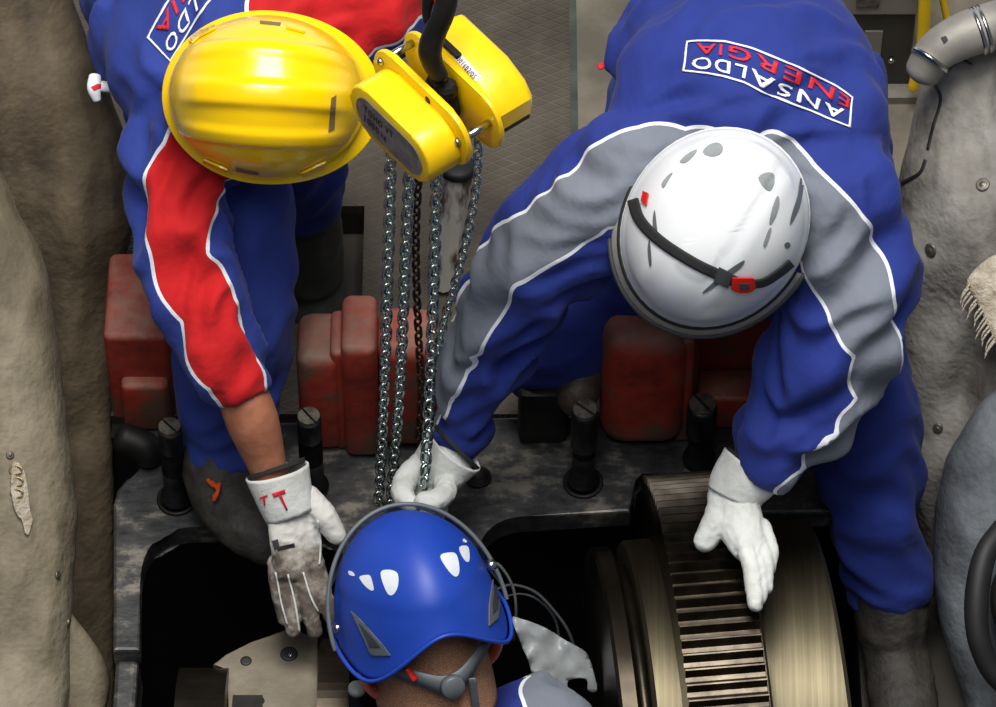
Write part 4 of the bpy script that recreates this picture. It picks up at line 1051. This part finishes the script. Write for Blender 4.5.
# ------------------------------------------------------------------ worker in the yellow helmet
Y = root('person', PZ(225, 480, 0.0), 'worker in yellow hard hat and blue coverall with red sleeves reaching down', 'person', 'workers at the machine')
sy = img(0.79, -0.61)
y_torso = [(165, -60, .18, .150, .13), (185, -30, .33, .155, .125), (208, 12, .44, .168, .118), (236, 45, .48, .182, .108), (260, 72, .46, .158, .092), (280, 88, .44, .09, .08), (288, 92, .43, .06, .06)]
y_arm_a = [(215, 120, .47, .09), (190, 145, .49, .088), (180, 205, .505, .070), (197, 290, .51, .060), (222, 350, .485, .054), (240, 388, .465, .047), (243, 395, .462, .045)]
y_arm_b = [(320, 20, .47, .085), (372, 2, .46, .082), (405, -8, .41, .070), (420, -50, .36, .062), (415, -110, .34, .05)]
y_leg_a = [(170, 10, .20, .125), (215, 170, .33, .105), (232, 270, .335, .090), (232, 350, .285, .084), (224, 430, .235, .064), (222, 467, .225, .058)]
y_leg_b = [(235, -10, .16, .12), (278, 90, .16, .105), (292, 150, .09, .080), (300, 190, .0, .064), (303, 205, -.04, .060)]
y_hip_sleeve = [(124, 0, .44, .05), (124, 55, .42, .046), (130, 78, .40, .03)]
y_limbs = [(y_torso, sy, 0.8), (y_arm_a, None, 1.4), (y_arm_b, None, 1.0), (y_leg_a, None, 0.9), (y_leg_b, None, 0.8)]
yf = img(1, 0.06, 0.0); yz_ = (TOW * 1.0 + img(1, 0.0) * 0.06).normalized(); yz_ = (yz_ - yf * yz_.dot(yf)).normalized(); yx = yf.cross(yz_)
YM = frame(yx, yf, yz_, PH(268, 97, .63))
body(y_limbs, YM @ Matrix.Translation((0, 0.005, -0.025)), Y, M['skin'], extra=[[(236, 378, .468, .036), (252, 420, .450, .0385), (264, 455, .425, .031), (270, 475, .412, .027), (278, 500, .40, .026)]])
yc = link('coverall', garment(y_limbs + [(y_hip_sleeve, None, 0.8)], 0.007, 4, 0.0155, 4.2), M['blue_red'], Y)
paint_panels(yc, [
    [((172, 125), (262, 160)), ((158, 155), (240, 178)), ((141, 184), (226, 190)), ((137, 214), (214, 218)), ((150, 254), (208, 246)), ((158, 290), (222, 268)), ((175, 312), (240, 308)), ((186, 362), (262, 344)), ((200, 372), (258, 356)), ((215, 402), (266, 372)), ((222, 414), (268, 386))]], hmin=.44,
    extra=[(300, 12, 0.075), (335, 12, 0.085), (372, 2, 0.075), (400, -6, 0.06), (412, -30, 0.07), (418, -70, 0.08), (415, -110, 0.09)])
ys = Surf(yc)
yo = [(147, 38), (170, -3), (196, -48), (222, -92), (246, -132)]; yi = [(171, 63), (187, 38), (207, 6), (240, -40), (272, -84)]
def ymap(u, v):
    a, b_ = poly_at(yo, 1 - u), poly_at(yi, 1 - u); return (lerp(a[0], b_[0], v), lerp(a[1], b_[1], v))
print_back(ys, ymap, yc)
o = link('paper_tag', join_me([px_tube([(95, 76, .42, .009, .006), (94, 88, .425, .010, .006), (97, 100, .42, .006, .004)], nseg=14), px_tube([(98, 86, .42, .009, .007), (110, 87, .415, .009, .007)], nseg=14)]), M['paper']); tag(o, 'small white tag with red marks at the left of the blue jacket', 'tag')
decal('print', Surf(o), [(91, 87), (97, 84), (101, 84), (101, 88), (94, 91)], M['letter_red'], o, lift=0.0004, thick=0.0003, cell=2)

# hard hat
def yridge(x, y, z, ph, t):
    d = 0.0
    for c, w, h in ((-0.058, 0.010, 0.0055), (0.006, 0.017, 0.0085), (0.064, 0.010, 0.0055)):
        c2 = c * (1 - 0.25 * (y / 0.14) ** 2)
        e = max(0.0, min(1.0, (0.125 - abs(y)) / 0.04)); d += h * e / (1 + ((x - c2) / w) ** 6)
    return d * (1 if t < .93 else max(0, (1 - t) / .07))
yzr = lambda ph: 0.0
yh = link('hard_hat', dome(YM, .272, .224, .150, yzr, bumpf=yridge, brim=lambda ph: 0.0075 + 0.013 * max(0, math.cos(ph)) ** 2 + 0.003 * max(0, -math.cos(ph)), nphi=160, nt=44), M['yellow'], Y)
hy = Surf(yh)
for poly, k in (([(331, 98), (336, 95), (334, 130), (328, 133)], 'badge_slot'),):
    decal(k, hy, poly, mat('tan_slot', (120, 100, 60), rough=0.6), yh, lift=0.0006, thick=0.0004, cell=4)
for poly in ([(260, 21), (281, 23), (280, 26), (260, 24)], [(236, 167), (259, 172), (258, 175), (236, 171)]):
    decal('brim_slot', hy, poly, bpy.data.materials['tan_slot'], yh, lift=0.0006, thick=0.0004, cell=4)
for poly in ([(190, 40), (197, 34), (215, 26), (217, 29), (200, 38), (193, 44)], [(286, 26), (305, 31), (304, 34), (286, 29)], [(205, 158), (228, 168), (226, 171), (204, 161)], [(300, 172), (325, 160), (326, 164), (302, 175)]):
    decal('brim_lug', hy, poly, M['yellow'], yh, lift=0.001, thick=0.003, cell=4)

def soil_y(p):
    u = (PX(p)[1] - 525) / 45.0; return max(0.0, min(1.0, u))
gy = cuff('glove', [(277, 471, .418, .0455, .034), (283, 492, .410, .041, .032), (291, 514, .402, .037, .028)], M['leather_white'], Y, side=img(0.94, -0.32))
link('cuff_lining', px_tube([(275.5, 466.5, .416, .0435, .032), (277, 471, .416, .0430, .0315)], nseg=24, side=img(0.94, -0.32), cap=0), M['black_strap'], gy)
gh = glove('glove_hand', [[(284, 495, .406, .039, .030), (291, 515, .400, .0355, .024), (295, 542, .395, .038, .020), (299, 570, .385, .037, .018)],
    [(276, 562, .385, .0130), (280, 592, .378, .0125), (285, 618, .370, .0105)], [(287, 566, .386, .0130), (290, 602, .380, .0125), (294, 631, .370, .0108)],
    [(302, 566, .386, .0135), (308, 604, .380, .0130), (315, 632, .370, .0110)], [(315, 562, .384, .0130), (324, 594, .376, .0120), (331, 617, .366, .0105)],
    [(306, 496, .402, .018), (324, 516, .400, .0185), (337, 536, .392, .0135)]], M['glove_dirty'], gy, soil=soil_y)
sg = Surf(gy)
link('cuff_print', on_surface(sg, text_me('T', 0.03), quad_fn([(284, 511), (290, 508), (284.5, 489), (272, 493)]), 0.0018, 0.0004), M['letter_red'], gy)
link('cuff_print', on_surface(sg, text_me('T', 0.03), quad_fn([(263, 506), (268, 504), (268, 494), (260, 497)]), 0.0018, 0.0004), M['letter_red'], gy)
sh_ = Surf(gh)
decal('size_label', sh_, [(277, 547), (294, 543), (295, 547), (278, 551)], M['letter_black'], gy, lift=0.0006, thick=0.0004, cell=4)
decal('size_label', sh_, [(272, 541), (278, 539), (280, 548), (275, 550)], M['dark_grey_plastic'], gy, lift=0.0006, thick=0.0004, cell=4)
for pts in ([(276, 572), (281, 600), (288, 625)], [(288, 574), (295, 605), (299, 632)], [(303, 572), (311, 598), (318, 612)], [(318, 520), (320, 545), (319, 565)]):
    strip('seam', sh_, pts, 1.5, M['leather_white'], gy, lift=0.0006, thick=0.0012)
bo = boot('boot', [[(217, 452, .225, .057, .054), (221, 484, .232, .052, .050), (223, 500, .232, .046, .046)], [(222, 494, .230, .047, .043), (246, 519, .260, .050, .040), (270, 537, .282, .047, .036), (280, 543, .288, .038, .030)]], M['boot'], Y)
for pts in ([(208, 480, .285), (214, 486, .290), (220, 484, .290)], [(219, 484, .292), (217, 494, .296), (214, 500, .292)], [(212, 482, .288), (218, 490, .294), (214, 497, .292)], [(270, 496, .30), (277, 498, .302), (276, 504, .30)]):
    link('lace', px_tube([(*p, .0032) for p in pts], nseg=8), M['orange'], bo)
boot('boot', [[(303, 205, -.05, .056, .054), (307, 245, -.12, .056, .054), (309, 276, -.165, .054, .050)], [(309, 268, -.165, .050, .046), (315, 294, -.185, .052, .040), (320, 316, -.185, .045, .032)]], M['boot_green'], Y)

# ------------------------------------------------------------------ worker in the blue helmet
B = root('person', PH(425, 1320, -.58), 'worker in blue helmet seen from behind, head bowed into the pit', 'person', 'workers at the machine')
f0 = Vector((-0.34, 0.94, 0)).normalized(); tl = math.radians(30)
bf = f0 * math.cos(tl) - Vector((0, 0, 1)) * math.sin(tl); bz = Vector((0, 0, 1)) * math.cos(tl) + f0 * math.sin(tl); bx = bf.cross(bz)
BM = frame(bx, bf, bz, PH(420, 620, .62))
HB = BM @ Matrix.Translation((0, -0.004, -0.060))
nk = HB @ Vector((0, -0.055, -0.20))
def toPH(v):
    x, y = PX(v); return (x, y, (v).dot(TOW))
nx, ny, nh = toPH(nk)
b_torso = [(nx, ny - 12, nh, .062, .06), (nx + 12, ny + 30, nh - .02, .15, .09), (nx + 20, ny + 110, nh - .06, .18, .115), (450, 960, .34, .165, .115), (448, 1020, .26, .165, .12)]
b_arm_a = [(nx + 40, ny - 5, nh - .01, .075), (538, 728, .53, .084), (552, 800, .56, .068), (535, 870, .57, .056), (490, 890, .58, .042)]
b_arm_b = [(nx - 30, ny + 40, nh - .02, .075), (345, 835, .50, .078), (315, 900, .50, .07), (350, 930, .54, .058), (420, 900, .58, .042)]
b_leg_a = [(400, 1010, .27, .11), (395, 1150, .0, .085), (392, 1290, -.50, .065)]
b_leg_b = [(500, 1010, .27, .11), (500, 1150, .0, .085), (500, 1290, -.50, .065)]
b_limbs = [(b_torso, RIGHT, 0.7), (b_arm_a, None, 0.9), (b_arm_b, None, 0.9), (b_leg_a, None, 0.8), (b_leg_b, None, 0.8)]
body(b_limbs, HB, B, M['skin_pink'], voxel=0.0052, f=0.66)
bc = link('coverall', garment([(b_torso[1:], RIGHT, 0.7)] + b_limbs[1:], 0.008, 5, 0.009, 6.1), M['blue_grey'], B)
paint_panels(bc, [], extra=[(574, 697, 0.075), (548, 672, 0.035), (560, 682, 0.05), (590, 740, 0.09)])
# stand-up collar
cq = HB @ Matrix.Translation((0, -0.045, -0.165)) @ Matrix.Rotation(0.15, 4, 'X')
cl = link('collar', with_mods(lathe_me([(0.098, -0.035), (0.088, -0.005), (0.080, 0.022)], cq, n=48, close=False), solid=0.004), M['blue_grey'], B); no_panels(cl)
link('collar_piping', lathe_me([(0.079, 0.021), (0.0825, 0.0225), (0.0815, 0.0255), (0.078, 0.024)], cq, n=48, close=False), M['letter_white'], cl)
# cropped hair on the back of the head
def hzr(ph): return -0.055 - 0.018 * max(0, -math.cos(ph)) + 0.05 * max(0, math.cos(ph))
hb_ = dome(HB @ Matrix.Translation((0, -0.004, 0.0)), .206, .166, .155, hzr, thick=0.002, power=0.75, bumpf=lambda x, y, z, ph, t: 0.0012 * noise.noise(Vector((x, y, z)) * 160))
link('hair', hb_, M['hair'], B)

def bzr(ph):
    d = abs(((ph - PI + PI) % (2 * PI)) - PI)      # angle from the nape
    return -0.002 + 0.042 * math.exp(-(d / 0.48) ** 2) - 0.026 * math.exp(-((d - 1.05) / 0.42) ** 2) + 0.012 * math.exp(-((d - PI) / 0.6) ** 2)
bh = link('helmet', dome(BM, .280, .224, .150, bzr, bumpf=lambda x, y, z, ph, t: (0.003 / (1 + math.exp(-(z - 0.075 + 0.25 * (y + 0.1) ** 2) * 260)) if y < 0.02 else 0.003) + 0.004 * max(0, (t - .85) / .15) ** 2, nphi=160, nt=44), M['blue_plastic'], B)
link('rim_edge', rim_tube(BM, .290, .242, bzr, 0, 2 * PI, 0.0030, n=120), M['blue_plastic'], bh)
hb = Surf(bh)
for poly in ([(381, 573), (390, 570), (398, 574), (398, 587), (393, 595), (387, 592)], [(440, 557), (448, 553), (456, 555), (459, 570), (456, 577), (449, 572)], [(360, 577), (367, 575), (371, 577), (374, 590), (369, 589), (363, 583)], [(459, 548), (463, 546), (468, 548), (469, 560), (466, 562), (461, 555)],
             [(349, 571), (353, 572), (355, 576), (350, 575)], [(463, 539), (466, 541), (466, 543), (463, 542)]):
    decal('vent', hb, poly, M['vent_white'], bh, lift=0.0005, thick=0.0006, cell=3, smooth=4)
for poly in ([(352, 611), (360, 618), (384, 645), (391, 655), (372, 655), (366, 640)], [(493, 572), (497, 580), (499, 600), (497, 618), (488, 626), (488, 605)]):
    decal('side_clip', hb, poly, M['grey_plastic'], bh, lift=0.0008, thick=0.002, cell=4)
    cx, cy = sum(p[0] for p in poly) / 6, sum(p[1] for p in poly) / 6
    decal('clip_slot', hb, [(lerp(cx, x, .55) , lerp(cy, y, .55)) for x, y in poly], M['dark_grey_plastic'], bh, lift=0.003, thick=0.0005, cell=4)
def raised(a, b, k):
    v = Vector((math.sin(a), math.cos(a) * math.cos(b), math.cos(a) * math.sin(b))); s = k / math.sqrt((v.x / .116) ** 2 + (v.y / .140) ** 2 + (v.z / .152) ** 2); return BM @ (v * s)
bm = bmesh.new(); G = [[bm.verts.new(raised(lerp(-1.62, 1.62, i / 40), lerp(0.45, 1.18, j / 5), 1.075)) for i in range(41)] for j in range(6)]
for P_, Q_ in zip(G, G[1:]):
    for i in range(40): bm.faces.new((P_[i], P_[i + 1], Q_[i + 1], Q_[i]))
link('visor', with_mods(bm2me(bm), solid=0.002), M['visor_smoke'], bh)
link('visor_edge', tube_me([(*raised(lerp(-1.62, 1.62, i / 48), 1.18, 1.08), .0032, .0032) for i in range(49)], raw=True, nseg=8), M['grey_plastic'], bh)
for px, py, h in ((338, 628, .63), (492, 565, .64)):
    Mx = frame(bf, bz, bx, PH(px, py, h)); link('visor_clip', lathe_me([(0.006, -0.006), (0.0075, -0.003), (0.0075, 0.004), (0.005, 0.006)], Mx, n=20), M['steel'], bh)
# headband and ratchet knob at the nape
hbm = HB @ Matrix.Translation((0, -0.008, 0.063))
bm = bmesh.new(); A_, B_ = [], []
for k in range(41):
    ph = lerp(PI - 1.5, PI + 1.5, k / 40); d = abs(ph - PI)
    for L_, dz in ((A_, -0.012 - 0.020 * math.exp(-(d / .45) ** 2)), (B_, -0.030 - 0.034 * math.exp(-(d / .45) ** 2))):
        L_.append(bm.verts.new((0.0895 * math.sin(ph), 0.112 * math.cos(ph), dz)))
for k in range(40): bm.faces.new((A_[k], A_[k + 1], B_[k + 1], B_[k]))
bmesh.ops.transform(bm, matrix=hbm, verts=bm.verts)
link('headband', with_mods(bm2me(bm), solid=0.003, offset=0), M['grey_plastic'], bh)
kc = hbm @ Vector((0.0, -0.116, -0.048)); Mx = frame(bx, bz, -bf, kc)
link('ratchet_knob', lathe_me([(0.010, -0.004), (0.0165, -0.003), (0.0165, 0.007), (0.014, 0.0095)], Mx, n=36), M['grey_plastic'], bh)
link('chin_strap', tube_me([(*(hbm @ Vector(v)), .0055, .0018) for v in ((0.030, -0.112, -0.048), (0.030, -0.100, -0.095), (0.034, -0.084, -0.15))], nseg=10), M['grey_plastic'], bh)
link('strap_tab', tube_me([(*(hbm @ Vector((-0.052, -0.098, -0.012))), .005, .002), (*(hbm @ Vector((-0.046, -0.105, -0.028))), .005, .002)], nseg=8), M['red_plastic'], bh)
